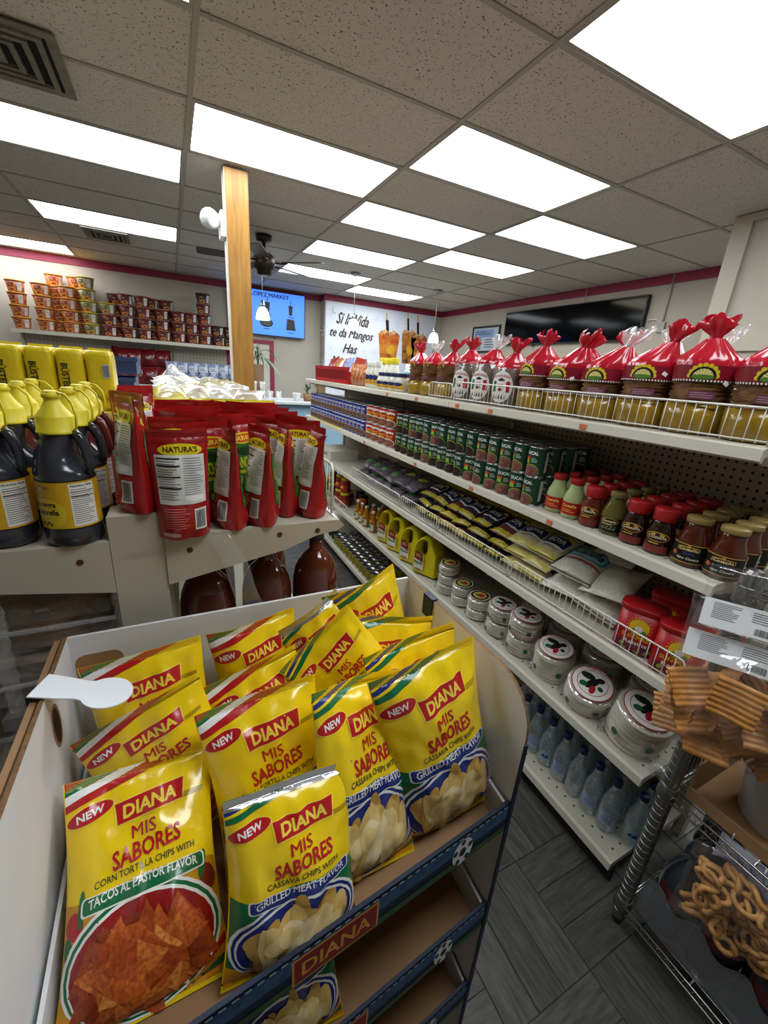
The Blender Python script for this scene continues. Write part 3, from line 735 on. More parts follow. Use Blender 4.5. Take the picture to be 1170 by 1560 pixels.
def chip_bag(kind, Tl, Tr, B, label, seed, silver=False, D=.032, curl=0.0, wave=.006, amp=.0065):
    Tl, Tr, B = Vector(Tl), Vector(Tr), Vector(B); mid = (Tl+Tr)/2
    x = (Tr-Tl); W = x.length*1.02; x.normalize(); z = mid-B; z = z-x*z.dot(x); H = z.length; z.normalize(); y = z.cross(x)
    t = thing('chip_bag', label, 'chip bag', group='yellow chip bags in the display bin')
    base = mid-z*H
    t.matrix_world = Matrix(((x.x, y.x, z.x, base.x), (x.y, y.y, z.y, base.y), (x.z, y.z, z.z, base.z), (0, 0, 0, 1)))
    f, b = pillow(W, H, D*1.18, seed, amp, .10, .045, .35, curl, wave)
    bag_mesh('bag_film', f, b, W, H, [M_YEL], t, 34, 52)
    DES[(kind, silver)].build('front_print', on_surf(f), t, L=.024, su=W, sv=H, h0=.0006, dh=.0002)
    return t
fz = .868
chip_bag('taco', (-.178, .545, 1.035), (.005, .545, 1.035), (-.062, .335, fz), 'tortilla chip bag with red tacos picture, nearest the viewer at left', 1, D=.034, wave=.010)
chip_bag('taco', (-.183, .60, 1.045), (-.003, .62, 1.11), (-.10, .50, fz), 'tilted tortilla chip bag second in the left column', 2, D=.026, wave=.012)
chip_bag('taco', (-.176, .695, 1.112), (.006, .685, 1.135), (-.085, .60, fz), 'tortilla chip bag at the back left under the cardboard rim', 3, D=.026)
chip_bag('cassava', (.012, .405, 1.080), (.190, .405, 1.062), (.085, .315, fz), 'cassava chip bag with silver folded top edge at the front middle', 4, True, D=.034)
chip_bag('taco', (-.012, .525, 1.110), (.168, .535, 1.122), (.075, .42, fz), 'tortilla chip bag standing right behind the silver topped bag', 5, D=.030)
chip_bag('taco', (-.004, .615, 1.075), (.162, .635, 1.110), (.07, .53, fz), 'tortilla chip bag third in the second column, mostly hidden', 6, D=.024)
chip_bag('taco', (.018, .70, 1.127), (.180, .698, 1.142), (.09, .635, fz), 'tortilla chip bag at the back of the second column with wavy top', 7, D=.022, wave=.016)
chip_bag('cassava', (.142, .475, 1.145), (.312, .485, 1.125), (.262, .36, fz), 'cassava chip bag with dented top leaning in the third column', 8, D=.032, wave=.018, amp=.007)
chip_bag('cassava', (.128, .60, 1.085), (.258, .62, 1.185), (.245, .52, fz+.02), 'cassava chip bag tipped sideways behind the dented bag', 9, D=.026)
chip_bag('cassava', (.135, .68, 1.105), (.265, .695, 1.175), (.22, .60, fz+.02), 'cassava chip bag showing crumpled silver foil at its top', 10, True, D=.022, wave=.014)
chip_bag('cassava', (.230, .455, 1.150), (.432, .455, 1.178), (.362, .375, fz), 'upright cassava chip bag at the front right by the white panel', 11, D=.034)
chip_bag('cassava', (.252, .525, 1.135), (.440, .53, 1.160), (.36, .455, fz), 'cassava chip bag directly behind the front right bag', 12, D=.022)
chip_bag('cassava', (.255, .61, 1.160), (.438, .60, 1.135), (.355, .535, fz), 'cassava chip bag third from the front in the right column', 13, D=.024, wave=.014)
chip_bag('cassava', (.235, .685, 1.165), (.405, .70, 1.205), (.34, .62, fz), 'cassava chip bag with pointed corner at the back right', 14, D=.022, wave=.02)
# one bag left in the middle tray
chip_bag('cassava', (.01, .44, .80), (.17, .43, .80), (.06, .335, .60), 'chip bag lying in the middle tray under the front lip', 15, D=.028)
# ================================================================ goods on the right-hand shelving
FACE = -PI/2     # fronts look into the aisle
M_TIN = mat('tin', '#b9bcbe', .28, metal=1.0)
def can_proto(name, label, r, h, col, decal, group):
    t = thing(name, label, 'can', group=group)
    MB().lathe([(r*.9, .001), (r, .0), (r, .003), (r-.0012, .005)], 18).build('bottom_rim', M_TIN, t)
    MB().lathe([(r-.0008, .005), (r-.0008, h-.005)], 20, cap=False).build('paper_wrap', mat('wrap_'+col.lstrip('#'), col, .38), t)
    MB().lathe([(r-.0012, h-.005), (r, h-.003), (r, h), (r-.003, h), (r-.004, h-.004), (.001, h-.0035)], 18).build('lid', M_TIN, t)
    decal.build('label_print', on_cyl(r-.0008), t, L=.014, h0=.0003, dh=.00015)
    return t
def place(proto, used, loc, rz, label, group=None):
    """the first call moves the original itself, later ones copy it"""
    if id(proto) not in used:
        used[id(proto)] = 1; proto.location = loc; proto.rotation_euler = (0, 0, rz); proto['label'] = label
        if group: proto['group'] = group
        return proto
    return dup(proto, loc, rz, label, group)
USED = {}
def ducal(bean, red):
    d = Decal()
    d.ell(.004, .022, .034, .026, C('#8c9a3a', .4), 0); d.ell(.004, .020, .032, .024, C(bean, .5), 1)
    for k in range(3): d.ell(.006-.006*k, .018, .024-.006*k, .017-.004*k, C(['#7a4b40', '#6a3f36', '#86584a'][k] if red else ['#33201a', '#241510', '#3b261f'][k], .5), 2+k)
    d.poly([(-.028, .05), (-.004, .05), (-.008, .07), (-.026, .072)], C('#8fb92c', .4), 1)
    if red: d.poly([(-.03, .066), (-.002, .064), (-.002, .074), (-.03, .076)], C('#c8452c', .4), 2)
    d.text('DUCAL', .002, .089, .052, .013, C('#f1f0ea', .4), 3, bold=.03)
    d.lines(.016, .063, .024, .018, 3, C('#cfd6c8', .4), 2); d.rect(-.062, .058, .026, .088, C('#b9c0bb', .4), 1); d.lines(-.062, .058, .022, .08, 12, C('#2b3b30', .4), 2)
    d.rect(.07, .058, .02, .08, C('#b9c0bb', .4), 1)
    return d
cr = can_proto('bean_can', 'x', .0375, .112, '#123f2a', ducal('#7f5348', True), 'green bean cans')
cb = can_proto('bean_can', 'x', .0375, .112, '#123f2a', ducal('#2c1a15', False), 'green bean cans')
R = random.Random(4)
y = 1.105; k = 0
while y < 2.20:
    red = y < 1.42
    for lay, z in (('lower', 1.155), ('upper', 1.155+.1122)):
        for row in range(4):
            x = 1.222+row*.0765; p = cr if (red and row == 0) or (row == 0 and R.random() < .1) else cb
            if row == 0: lb = 'green bean can in the front %s row, %s counting away from the pale bottles' % (lay, ORD[k])
            else: lb = 'green bean can, %s layer of the %s row back, %s counting away from the bottles' % (lay, ORD[row], ORD[k])
            place(p, USED, (x, y+R.uniform(-.001, .001), z), FACE+.28+R.uniform(-.5, .35), lb)
    y += .0765; k += 1
# tall red cans
d = Decal(); d.ell(.0, .03, .05, .026, C('#e9e2d0', .4), 1); d.ell(0, .029, .045, .022, C('#7c4a36', .5), 2)
for q in range(7): d.ell(-.03+q*.010, .03+.006*math.sin(q*2), .007, .006, C('#95604a', .5), 3)
for q in range(6): d.ell(-.036+.014*q, .095+.003*math.sin(q*2.3), .007, .008, C('#f0e7d8', .4), 2, rot=.6)
d.rect(0, .072, .075, .008, C('#e2a52c', .4), 2); d.rect(.005, .060, .055, .006, C('#e2a52c', .4), 2)
cR = can_proto('bean_can', 'x', .051, .118, '#b01a1a', d, 'red bean cans')
k = 0
for y in (2.305, 2.41, 2.515, 2.62):
    for lay, z in (('lower', 1.155), ('upper', 1.2732)):
        for row in range(2):
            place(cR, USED, (1.235+row*.104, y, z), FACE+.25, 'wide red bean can, %s row, %s from the green cans' % (lay, ORD[k]) if row == 0 else 'wide red bean can in the second row back, %s layer, %s from the green cans' % (lay, ORD[k]))
    k += 1
# blue cans in two tiers with a yellow carton strip between
d = Decal(); d.ell(0, .035, .032, .022, C('#c9b48c', .5), 1); d.ell(0, .034, .029, .019, C('#6b4a38', .5), 2); d.text('GOYA', 0, .085, .05, .016, C('#f0f0ee', .4), 2, bold=.03); d.lines(0, .066, .05, .016, 2, C('#d8d8d8', .4), 2)
cB = can_proto('bean_can', 'x', .0375, .112, '#172a86', d, 'blue bean cans')
k = 0; y = 2.72
while y < 3.95:
    for lay, z in (('lower', 1.155), ('upper', 1.2672)):
        for row in range(2): place(cB, USED, (1.222+row*.0765, y, z), FACE+.2, ('blue labelled can, %s tier, %s from the red cans' % (lay, ORD[k])) if row == 0 else 'blue labelled can in the second row back, %s tier, %s from the red cans' % (lay, ORD[k]))
    y += .0765; k += 1
o = MB().box(1.1815, 1.1835, 3.05, 3.93, 1.156, 1.166).build('carton_strip', mat('yellow_carton', '#c9b327', .6)); tag(o, 'thin yellow carton strip under the blue cans', 'carton strip')

# ---------------------------------------------------------------- bottles and jars of sauce
def jar(name, label, prof, body, cap_prof, cap_col, deco, cat='jar', group=None, extra=None, caprough=.35, n=20):
    t = thing(name, label, cat, group=group)
    MB().lathe(prof, n).build('glass_body', body, t)
    c_ = MB().lathe(cap_prof, 22)
    c_.build('cap', mat('cap_'+cap_col.lstrip('#'), cap_col, caprough), t)
    if deco: deco.build('label_print', on_lathe(prof), t, L=.012, h0=.0005, dh=.0002)
    return t
def glossy(name, col, **k): return mat(name, col, .08, coat=.6, **k)
P_SQ = [(.030, 0), (.035, .004), (.036, .02), (.036, .07), (.033, .083), (.024, .105), (.021, .115), (.021, .128)]
def cap_at(r, z, h): return [(r*.97, z), (r, z+.002), (r, z+h-.002), (r*.95, z+h), (.001, z+h)]
d = Decal(); d.rect(0, .038, .085, .044, C('#a81a1c', .4), 1); d.text('Costeña', .0, .048, .05, .011, C('#e8c34a', .4), 2, bold=.02); d.lines(0, .030, .05, .014, 2, C('#e9a43a', .4), 2)
PALE = jar('sauce_bottle', 'x', P_SQ, glossy('pale_green_sauce', '#a9b57e'), cap_at(.0235, .122, .020), '#a01c1c', d, 'bottle', 'sauce bottles')
d = Decal(); d.ell(0, .055, .032, .014, C('#c89a42', .4), 1); d.ell(0, .055, .030, .012, C('#2a1210', .4), 2); d.text('Costeña', 0, .055, .048, .009, C('#e6d8a8', .4), 3, bold=.02); d.lines(0, .036, .04, .008, 1, C('#d8b22c', .4), 2); d.rect(0, .018, .07, .022, C('#7a2f26', .4), 1)
P_RC = [(.031, 0), (.036, .004), (.0365, .03), (.0365, .062), (.032, .082), (.028, .092), (.028, .105)]
REDB = jar('sauce_bottle', 'x', P_RC, glossy('red_brown_sauce', '#5b1d12'), cap_at(.031, .100, .036), '#a4161a', d, 'bottle', 'sauce bottles')
DARK = jar('sauce_bottle', 'x', P_RC, glossy('dark_mole_sauce', '#220d08'), cap_at(.031, .100, .036), '#a4161a', d, 'bottle', 'sauce bottles')
d = Decal(); d.rect(0, .035, .09, .046, C('#14140f', .4), 1); d.ell(0, .048, .028, .010, C('#c89a42', .4), 2); d.ell(0, .048, .026, .0085, C('#14140f', .4), 3); d.text('Costeña', 0, .048, .042, .008, C('#e6d8a8', .4), 4, bold=.02); d.lines(0, .030, .05, .02, 3, C('#b8c08a', .4), 2)
OLIV = jar('sauce_bottle', 'x', P_SQ, glossy('olive_salsa', '#5a5520'), cap_at(.0245, .122, .017), '#6f6238', d, 'bottle', 'sauce bottles')
d = Decal(); d.rect(0, .040, .100, .052, C('#11100d', .4), 1); d.rect(0, .0655, .100, .002, C('#c89a42', .4), 2); d.rect(0, .0145, .100, .002, C('#c89a42', .4), 2)
d.poly([(-.026, .048), (.026, .048), (.026, .058), (.010, .060), (0, .064), (-.010, .060), (-.026, .058)], C('#c89a42', .4), 2); d.rect(0, .053, .048, .008, C('#1a1408', .4), 3); d.text('Costeña', 0, .053, .044, .0075, C('#ecd9a0', .4), 4, bold=.02)
d.text('salsa', .004, .041, .026, .007, C('#3d3f86', .4), 2, bold=.02); d.text('tipo Casera', .004, .026, .052, .008, C('#e9e4d2', .4), 2, bold=.02, slant=.3); d.ell(-.032, .036, .007, .006, C('#b5542a', .4), 2)
d.rect(.064, .04, .022, .044, C('#c9c9c4', .4), 2); d.lines(.064, .04, .018, .04, 9, C('#333', .4) if False else C('#333333', .4), 3)
P_BG = [(.034, 0), (.040, .004), (.041, .02), (.041, .066), (.036, .082), (.030, .100), (.0285, .112), (.0285, .126)]
GOLD = jar('sauce_jar', 'x', P_BG, glossy('red_mole_sauce', '#4a1a0c'), cap_at(.031, .122, .016), '#8a7440', d, 'jar', 'sauce bottles', caprough=.3)
Z2 = 1.155
for p, x, y, lb in [(PALE, 1.250, 1.010, 'pale green sauce bottle with red label next to the green cans'), (PALE, 1.250, .935, 'second pale green sauce bottle with red label, right of its twin'),
        (REDB, 1.247, .855, 'reddish brown sauce bottle with tall red cap beside the pale bottles'), (OLIV, 1.247, .776, 'olive green salsa bottle with black label in the front row'),
        (DARK, 1.242, .700, 'dark sauce bottle with red cap right of the olive salsa'), (DARK, 1.242, .622, 'dark sauce bottle with red cap left of the gold capped jars'),
        (GOLD, 1.246, .538, 'large red brown sauce jar with gold cap, second from the shelf end'), (GOLD, 1.250, .478-.02, 'large red brown sauce jar with gold cap at the shelf end')]:
    place(p, USED, (x, y, Z2), FACE+.30, lb)
for row in range(1, 4):
    for q_, (p, y, nm) in enumerate([(PALE, 1.010, 'pale green'), (PALE, .935, 'pale green'), (REDB, .855, 'red capped'), (OLIV, .776, 'olive'), (DARK, .70, 'dark red capped'), (DARK, .622, 'dark red capped'), (GOLD, .538, 'gold capped'), (GOLD, .458, 'gold capped')]):
        place(p, USED, (1.250+row*.086, y+.006*row, Z2), FACE+.2, '%s sauce bottle in the %s row back, %s counting from the green cans' % (nm, ORD[row], ORD[q_]))

# ---------------------------------------------------------------- top shelf: bags of tostadas
M_TOST = mat('fried_tostada', '#8a5f30', .6, col2='#59381a', scale=35, bump=.3, bscale=60)
M_RFILM = mat('red_film', '#b5162a', .2, bump=.5, bscale=30, coat=.5)
M_GFILM = mat('gold_film', '#a9861f', .2, bump=.5, bscale=30, coat=.5, col2='#86691a', scale=12)
def tostada(kind, label, h=1.0, seed=0, tilt=0.0):
    t = thing('tostada_bag', label, 'tostada bag', group='bags of tostadas on the top shelf')
    r = .070; rr = random.Random(seed)
    def crink(q, a, k):
        s_ = 1+.05*fnoise(math.cos(a)*1.6+seed*3, math.sin(a)*1.6, q.z*22)+.02*math.sin(9*a+seed+q.z*40)
        return Vector((q.x*s_, q.y*s_*.96, q.z))
    zg = .075*h if kind != 'vista' else .012; zt = .150*h if kind == 'guerrero' else .165*h
    # stack of discs
    prof = [(r*.95, zg*.9)]
    z = zg*.9; k = 0
    while z < zt: prof.append((r*(1.0 if k % 2 else .86)*(1+.03*rr.uniform(-1, 1)), z)); z += .0048; k += 1
    prof.append((r*.85, z)); 
    def wav(q, a, k): return Vector((q.x, q.y, q.z+.006*math.sin(2*a+k*.55+seed)))
    MB().lathe(prof, 22, fn=wav).build('tostada_stack', M_TOST, t)
    if kind != 'vista':
        MB().lathe([(r*.9, .001), (r*1.02, .008), (r*1.04, zg*.55), (r*1.03, zg)], 22, fn=crink).build('gold_film_base', M_GFILM, t)
    else:
        MB().lathe([(r*.95, .001), (r*1.04, .01), (r*1.045, zt), (r*.96, zt+.008)], 22, fn=crink, cap=False).build('clear_sleeve', M_FILM, t)
    # gathered red top
    zs = zt-(.012 if kind == 'guerrero' else .0)
    def pleat(q, a, k):
        rad = math.hypot(q.x, q.y); s_ = 1+.10*math.sin(11*a+seed)*min(1, max(0, (q.z-zt)/.03))+.06*fnoise(math.cos(a)*3+seed, math.sin(a)*3, q.z*30)
        ox = tilt*max(0, q.z-zt-.02)
        return Vector((q.x*s_+ox, q.y*s_*.96, q.z))
    if kind == 'guerrero': pf = [(r*1.03, zs), (r*1.05, zs+.012), (r*1.03, zt+.028), (r*.93, zt+.042), (r*.62, zt+.062), (.020, zt+.088)]
    else: pf = [(r*1.0, zs), (r*1.0, zt+.012), (r*.8, zt+.03), (r*.5, zt+.045), (.018, zt+.065)]
    zt2 = pf[-1][1]
    MB().lathe(pf, 33, fn=pleat, cap=False).build('red_film_top', M_RFILM, t)
    fl = [(.015, zt2-.001), (.013, zt2+.008), (.026, zt2+.024), (.036, zt2+.042), (.030, zt2+.050)]
    def flare(q, a, k):
        s_ = 1+.35*math.sin(5*a+seed*2)*min(1, k/2)+.2*fnoise(math.cos(a)*4+seed, math.sin(a)*4, k)
        return Vector((q.x*s_+tilt*max(0, q.z-zt-.02), q.y*s_*.7, q.z+.012*math.sin(3*a+seed)*k/4))
    MB().lathe(fl, 26, fn=flare, cap=False).build('knotted_end', M_RFILM if rr.random() < .75 else film('clear_crinkle', '#ffffff', .6, .15, .5), t)
    d = Decal(); sf = on_cyl(r*1.085)
    if kind == 'guerrero':
        d.rect(0, zt+.002, .19, .036, C('#7d1426', .3), 0)
        cx = -.01
        for k in range(9): a = PI*k/8; d.ell(cx+.030*math.cos(a), zt-.006+.026*math.sin(a), .0055, .0055, C('#d8c12c', .35), 1)
        d.poly([(cx+.029*math.cos(PI*k/14), zt-.010+.026*math.sin(PI*k/14)) for k in range(15)], C('#1d1a16', .35), 2)
        for k in range(9): a0 = PI*(k+.1)/9; a1 = PI*(k+.9)/9; d.poly([(cx, zt-.008), (cx+.022*math.cos(a0), zt-.010+.021*math.sin(a0)), (cx+.022*math.cos(a1), zt-.010+.021*math.sin(a1))], C('#e6d98a', .35), 3)
        d.ell(cx, zt-.009, .024, .006, C('#4e7a2a', .35), 4)
        for k in range(24): d.rect(-.088+k*.0076, zt-.018, .004, .0045, C('#e8e2d8', .35), 1, rot=.5); d.rect(-.088+k*.0076, zg+.006, .004, .0045, C('#e8e2d8', .35), 1, rot=.5)
        d.rect(.0, zg+.024, .06, .020, C('#6c3a4c', .35), 1); d.lines(.0, zg+.024, .052, .016, 3, C('#a88a92', .35), 2)
        if rr.random() < .8: d.rect(.045, zt+.006+rr.uniform(-.03, .006), .014, .010, C('#f0efe9', .5), 5, rot=rr.uniform(-.6, .6)); 
    elif kind == 'vista':
        cy = .078
        d.ell(0, cy, .050, .062, C('#e9e6e0', .35), 0); d.ell(0, cy, .050, .0605, C('#b9b4ae', .35), -.3)
        d.poly([(-.042, cy-.02), (-.022, cy-.02), (-.022, cy+.022), (-.036, cy+.024)], C('#1d6a3d', .35), 2); d.poly([(.022, cy-.02), (.042, cy-.02), (.036, cy+.024), (.022, cy+.022)], C('#b3202a', .35), 2)
        d.text('TOSTADAS BUENA', 0, cy+.044, .075, .010, C('#a11d28', .35), 2, arc=5.5, bold=.02); d.text('VISTA', 0, cy+.006, .036, .012, C('#a11d28', .35), 2, bold=.02)
        d.ell(0, cy+.027, .016, .004, C('#1a1a1a', .35), 2); d.ell(0, cy+.030, .008, .005, C('#1a1a1a', .35), 2); d.ell(0, cy-.010, .010, .007, C('#7a1f26', .35), 2)
        for k in range(5): d.poly([(-.03+k*.012, cy-.045), (-.022+k*.012, cy-.05), (-.024+k*.012, cy-.025)], C('#222222', .35), 2)
    else:
        for k in range(7): a = PI*k/6; d.ell(.016*math.cos(a), zt-.004+.016*math.sin(a), .004, .004, C('#b9a528', .35), 1)
        d.rect(0, zg+.018, .05, .014, C('#6c3a4c', .35), 1)
    d.build('bag_print', sf, t, L=.014, h0=.0002, dh=.0003)
    return t
for k, (y, x, h, rz, lb) in enumerate([(.505, 1.285, 1.02, .5, 'red topped tostada bag at the right edge of the top shelf'), (.655, 1.285, 1.03, .55, 'tall red topped tostada bag with upright knotted end'), (.80, 1.285, 1.0, .4, 'red topped tostada bag whose knot leans left behind the fence'),
        (.945, 1.285, .93, .3, 'red topped tostada bag fourth from the right edge'), (1.09, 1.285, .93, .2, 'red topped tostada bag fifth from the right edge'), (1.235, 1.285, .98, .15, 'red topped tostada bag beside the round white labels')]):
    o = tostada('guerrero', lb, h, k+1, tilt=[.2, .0, .5, .6, .45, .1][k]); o.location = (x, y, 1.5015); o.rotation_euler = (0, 0, FACE+rz)
for k, (y, x) in enumerate([(.57, 1.45), (.72, 1.45), (.87, 1.45), (1.02, 1.45), (1.17, 1.45)]):
    o = tostada('guerrero', 'red topped tostada bag in the second row back, %s from the shelf end' % ORD[k], 1.0, k+20, tilt=.1); o.location = (x, y, 1.5015); o.rotation_euler = (0, 0, FACE+.3)
for k, (y, lb) in enumerate([(1.385, 'nearest tostada bag with a round white label'), (1.53, 'middle tostada bag with a round white label'), (1.67, 'far tostada bag with a round white label')]):
    o = tostada('vista', lb, 1.0 if k else .9, k+9, tilt=[.2, .5, .0][k]); o.location = (1.28, y, 1.5015); o.rotation_euler = (0, 0, FACE+.35)
for k, (y, lb) in enumerate([(1.835, 'gold and red tostada bag left of the round labels'), (1.98, 'middle one of three gold bottomed tostada bags'), (2.12, 'gold and red tostada bag beside the white mayonnaise')]):
    o = tostada('plain', lb, .95, k+14, tilt=.3-.3*k); o.location = (1.285, y, 1.5015); o.rotation_euler = (0, 0, FACE+.25)
# mayonnaise pouches, jars, squeeze bottles and a red basket further along
M_MAYO = mat('white_mayo_plastic', '#dddccf', .3)
def mayo(name, h, r, cap, label, cat):
    t = thing(name, label, cat, group='mayonnaise containers')
    pf = [(r*.9, 0), (r, .005), (r, h*.55), (r*.92, h*.66), (r*.75, h*.74), (r*.7, h*.8)]
    MB().lathe(pf, 16).build('body', M_MAYO, t); MB().lathe(cap_at(r*.8, h*.8, h*.2), 16).build('cap', mat('mayo_cap_'+cap.lstrip('#'), cap, .4), t)
    d = Decal(); d.rect(0, h*.30, r*2.4, h*.34, C('#d8a51e', .4), 1); d.ell(0, h*.40, r*.95, h*.10, C('#1b2a66', .4), 2); d.lines(0, h*.22, r*1.6, h*.1, 2, C('#1b2a66', .4), 2); d.build('label_print', on_lathe(pf), t, L=.014)
    return t
mj = mayo('mayonnaise_jar', .105, .04, '#16244a', 'x', 'jar'); ms = mayo('mayonnaise_bottle', .17, .03, '#e6e6e0', 'x', 'bottle')
for k in range(4): place(mj, USED, (1.235, 2.25+k*.085, 1.501), FACE+.2, 'navy capped mayonnaise jar, %s from the tostada bags' % ORD[k])
for k in range(3): place(mj, USED, (1.325, 2.25+k*.085, 1.501), FACE+.2, 'navy capped mayonnaise jar in the second row, %s from the tostada bags' % ORD[k])
for k in range(3): place(ms, USED, (1.24, 2.60+k*.064, 1.501), FACE+.2, 'slim mayonnaise squeeze bottle, %s from the navy capped jars' % ORD[k])
ms2 = mayo('mayonnaise_bottle', .20, .036, '#d8c61e', 'x', 'bottle')
for k in range(3): place(ms2, USED, (1.35, 2.58+k*.08, 1.501), FACE+.2, 'yellow capped tall mayonnaise bottle behind the slim ones, %s from the jars' % ORD[k])
def soft(name, W, H, D, m, label, cat, loc, rz=0, rx=0, ry=0, seed=0, deco=None, group=None, amp=.005, heavy=.25):
    t = thing(name, label, cat, group=group); t.matrix_world = Matrix.Translation(loc) @ Matrix.Rotation(rz, 4, 'Z') @ Matrix.Rotation(rx, 4, 'X') @ Matrix.Rotation(ry, 4, 'Y')
    f, b = pillow(W, H, D, seed, amp, .06, .04, heavy); bag_mesh('bag_film', f, b, W, H, [m], t, 18, 24)
    if deco: deco.build('front_print', on_surf(f), t, L=.05, su=W, sv=H, h0=.0006)
    return t
M_WFILM = mat('white_pack_film', '#dcdcd8', .25, bump=.3, bscale=40, coat=.3, col2='#c7cacb', scale=18)
d = Decal(); d.rect(0, .3, .8, .2, C('#1b2a66'), 1); d.rect(0, .6, .5, .1, C('#3f8fb0'), 1)
for k in range(3): soft('white_pack', .15, .17, .035, M_WFILM, 'white wrapped pack leaning on the mayonnaise, %s from the near end' % ORD[k], 'pack', (1.42, 2.2+k*.15, 1.502), FACE+.2, math.radians(-10), seed=k+1, deco=d, group='white packs on the top shelf')
t = thing('red_basket', 'red plastic basket of packets at the far end of the top shelf', 'basket', (1.30, 3.45, 1.501), FACE)
MB().prism([(-.40, 0), (.40, 0), (.42, .125), (-.42, .125)], -.10, -.094, lambda a, b, d_: Vector((a, d_, b))).build('front_wall', mat('red_basket_plastic', '#b3161c', .35), t)
for b_ in ((-.42, -.41, -.094, .10, 0, .09), (.41, .42, -.094, .10, 0, .09), (-.41, .41, .094, .10, 0, .09), (-.41, .41, -.094, .094, 0, .004)): MB().box(*b_).build('wall', mat('red_basket_plastic', '#b3161c', .35), t)
mb = MB()
for k in range(26): mb.box(-.37+k*.03, -.358+k*.03, -.1025, -.1002, .03, .10)
mb.build('slots', mat('basket_slot', '#5a0c10', .5), t)
cols = ['#8e2a22', '#c9c5be', '#7d8fb5', '#b2382a', '#d5d0c6', '#a8742c']
for k in range(8): soft('snack_packet', .15, .19, .025, mat('packet_'+cols[k % 6].lstrip('#'), cols[k % 6], .25, coat=.4, bump=.4, bscale=40), 'small snack packet in the red basket, %s from the near end' % ORD[k], 'packet', (1.27+.02*(k % 2), 3.12+k*.09, 1.52), FACE+R.uniform(-.3, .3), math.radians(-20), math.radians(R.uniform(-25, 25)), k, group='packets in the red basket')
for k in range(3): soft('snack_packet', .17, .15, .03, mat('packet_red_crunch', '#8f3a1e', .2, coat=.5, bump=.6, bscale=50, col2='#c98a5a', scale=40), 'red and brown snack packet left of the mayonnaise bottles, %s of three' % ORD[k], 'packet', (1.24, 2.82+k*.07, 1.502), FACE+.3, math.radians(-8), 0, k+31, group='brown snack packets')
# ================================================================ lower shelves on the right
Z3, Z4, ZB = .8315, .4965, .1115
# raisin tubs: rounded oblong canisters with lids
def tub_proto():
    t = thing('raisin_tub', 'x', 'tub', group='red raisin tubs')
    n = 28
    def out(k, s=1.0):
        a = 2*PI*k/n; c_, s_ = math.cos(a), math.sin(a)
        return (.062*s*math.copysign(abs(c_)**.62, c_), .043*s*math.copysign(abs(s_)**.62, s_))
    def ring(zs, m, nm, cap=True):
        mb = MB(); vv = [(*out(k, s), z) for z, s in zs for k in range(n)]; fs = []
        for j in range(len(zs)-1):
            for k in range(n): fs.append((j*n+k, j*n+(k+1) % n, (j+1)*n+(k+1) % n, (j+1)*n+k))
        if cap: fs += [tuple(range(n))[::-1], tuple((len(zs)-1)*n+k for k in range(n))]
        return mb.add(vv, fs, 0, True).build(nm, m, t)
    ring([(0, .98), (.003, 1.0), (.135, 1.0)], mat('raisin_red', '#a80f16', .35), 'canister')
    ring([(.1355, 1.02), (.138, 1.05), (.150, 1.05), (.153, 1.03)], mat('raisin_lid_red', '#9d1016', .3), 'lid')
    def sf(u, v, h):
        u2 = max(-.0615, min(.0615, u)); q = max(0, 1-(abs(u2)/.062)**(1/.62*2 if False else 3.2)); y = -.043*q**.31
        return Vector((u2, y-h, v))
    d = Decal()
    d.ell(0, .092, .027, .027, C('#e8c21e', .4), 1)
    for k in range(18): a = k*2*PI/18; d.poly([(.030*math.cos(a-.1), .092+.030*math.sin(a-.1)), (.030*math.cos(a+.1), .092+.030*math.sin(a+.1)), (.034*math.cos(a), .092+.034*math.sin(a))], C('#e8c21e', .4), 1)
    d.ell(0, .078, .022, .009, C('#5f8a3a', .4), 2); d.ell(0, .086, .011, .010, C('#e9e4da', .4), 2)
    d.text('SUN-MAID', 0, .056, .082, .013, C('#e8c21e', .4), 2, bold=.03, arc=-1.2)
    d.rect(0, .019, .118, .036, C('#6d1226', .4), 1); d.text('Raisins', 0, .038, .064, .013, C('#f2f0ea', .4), 3, bold=.02)
    RR = random.Random(2)
    for k in range(26): d.ell(RR.uniform(-.052, .052), RR.uniform(.006, .028), .006, .005, C(RR.choice(['#6f8a2c', '#53214a', '#3b1836', '#8aa03c', '#7a2036']), .4), 2+.05*k)
    d.build('label_print', sf, t, L=.01)
    return t
tp = tub_proto()
for x, y, rz, lb in [(1.245, .60, .42, 'red raisin tub nearest the rice bags, in front'), (1.243, .482, .42, 'red raisin tub at the near end of the shelf, in front'), (1.40, .60, .3, 'red raisin tub in the second row, partly hidden'), (1.40, .47, .3, 'red raisin tub in the second row at the shelf end'), (1.52, .52, .3, 'red raisin tub furthest back on its shelf')]:
    place(tp, USED, (x, y, Z3), FACE+rz, lb)
# rice and bean bags lying in layers
def lay(W, H, D, m, deco, label, cat, x, y, z, tilt=18, turn=0, roll=0, seed=0, group=None, amp=.006):
    t = thing(cat.replace(' ', '_'), label, cat, group=group)
    t.matrix_world = Matrix.Translation((x, y, z)) @ Matrix.Rotation(FACE+math.radians(turn), 4, 'Z') @ Matrix.Rotation(math.radians(-90+tilt), 4, 'X') @ Matrix.Rotation(math.radians(roll), 4, 'Z') @ Matrix.Translation((0, 0, 0))
    f, b = pillow(W, H, D, seed, amp, .04, .05, 0.0, 0, .004); bag_mesh('bag_film', f, b, W, H, [m], t, 16, 22)
    if deco: deco.build('front_print', on_surf(f), t, L=.06, su=W, sv=H, h0=.0008, dh=.0003)
    return t
M_RICE = mat('white_rice_bag', '#d9d5c9', .3, bump=.35, bscale=160, coat=.3, col2='#c4bfb0', scale=120)
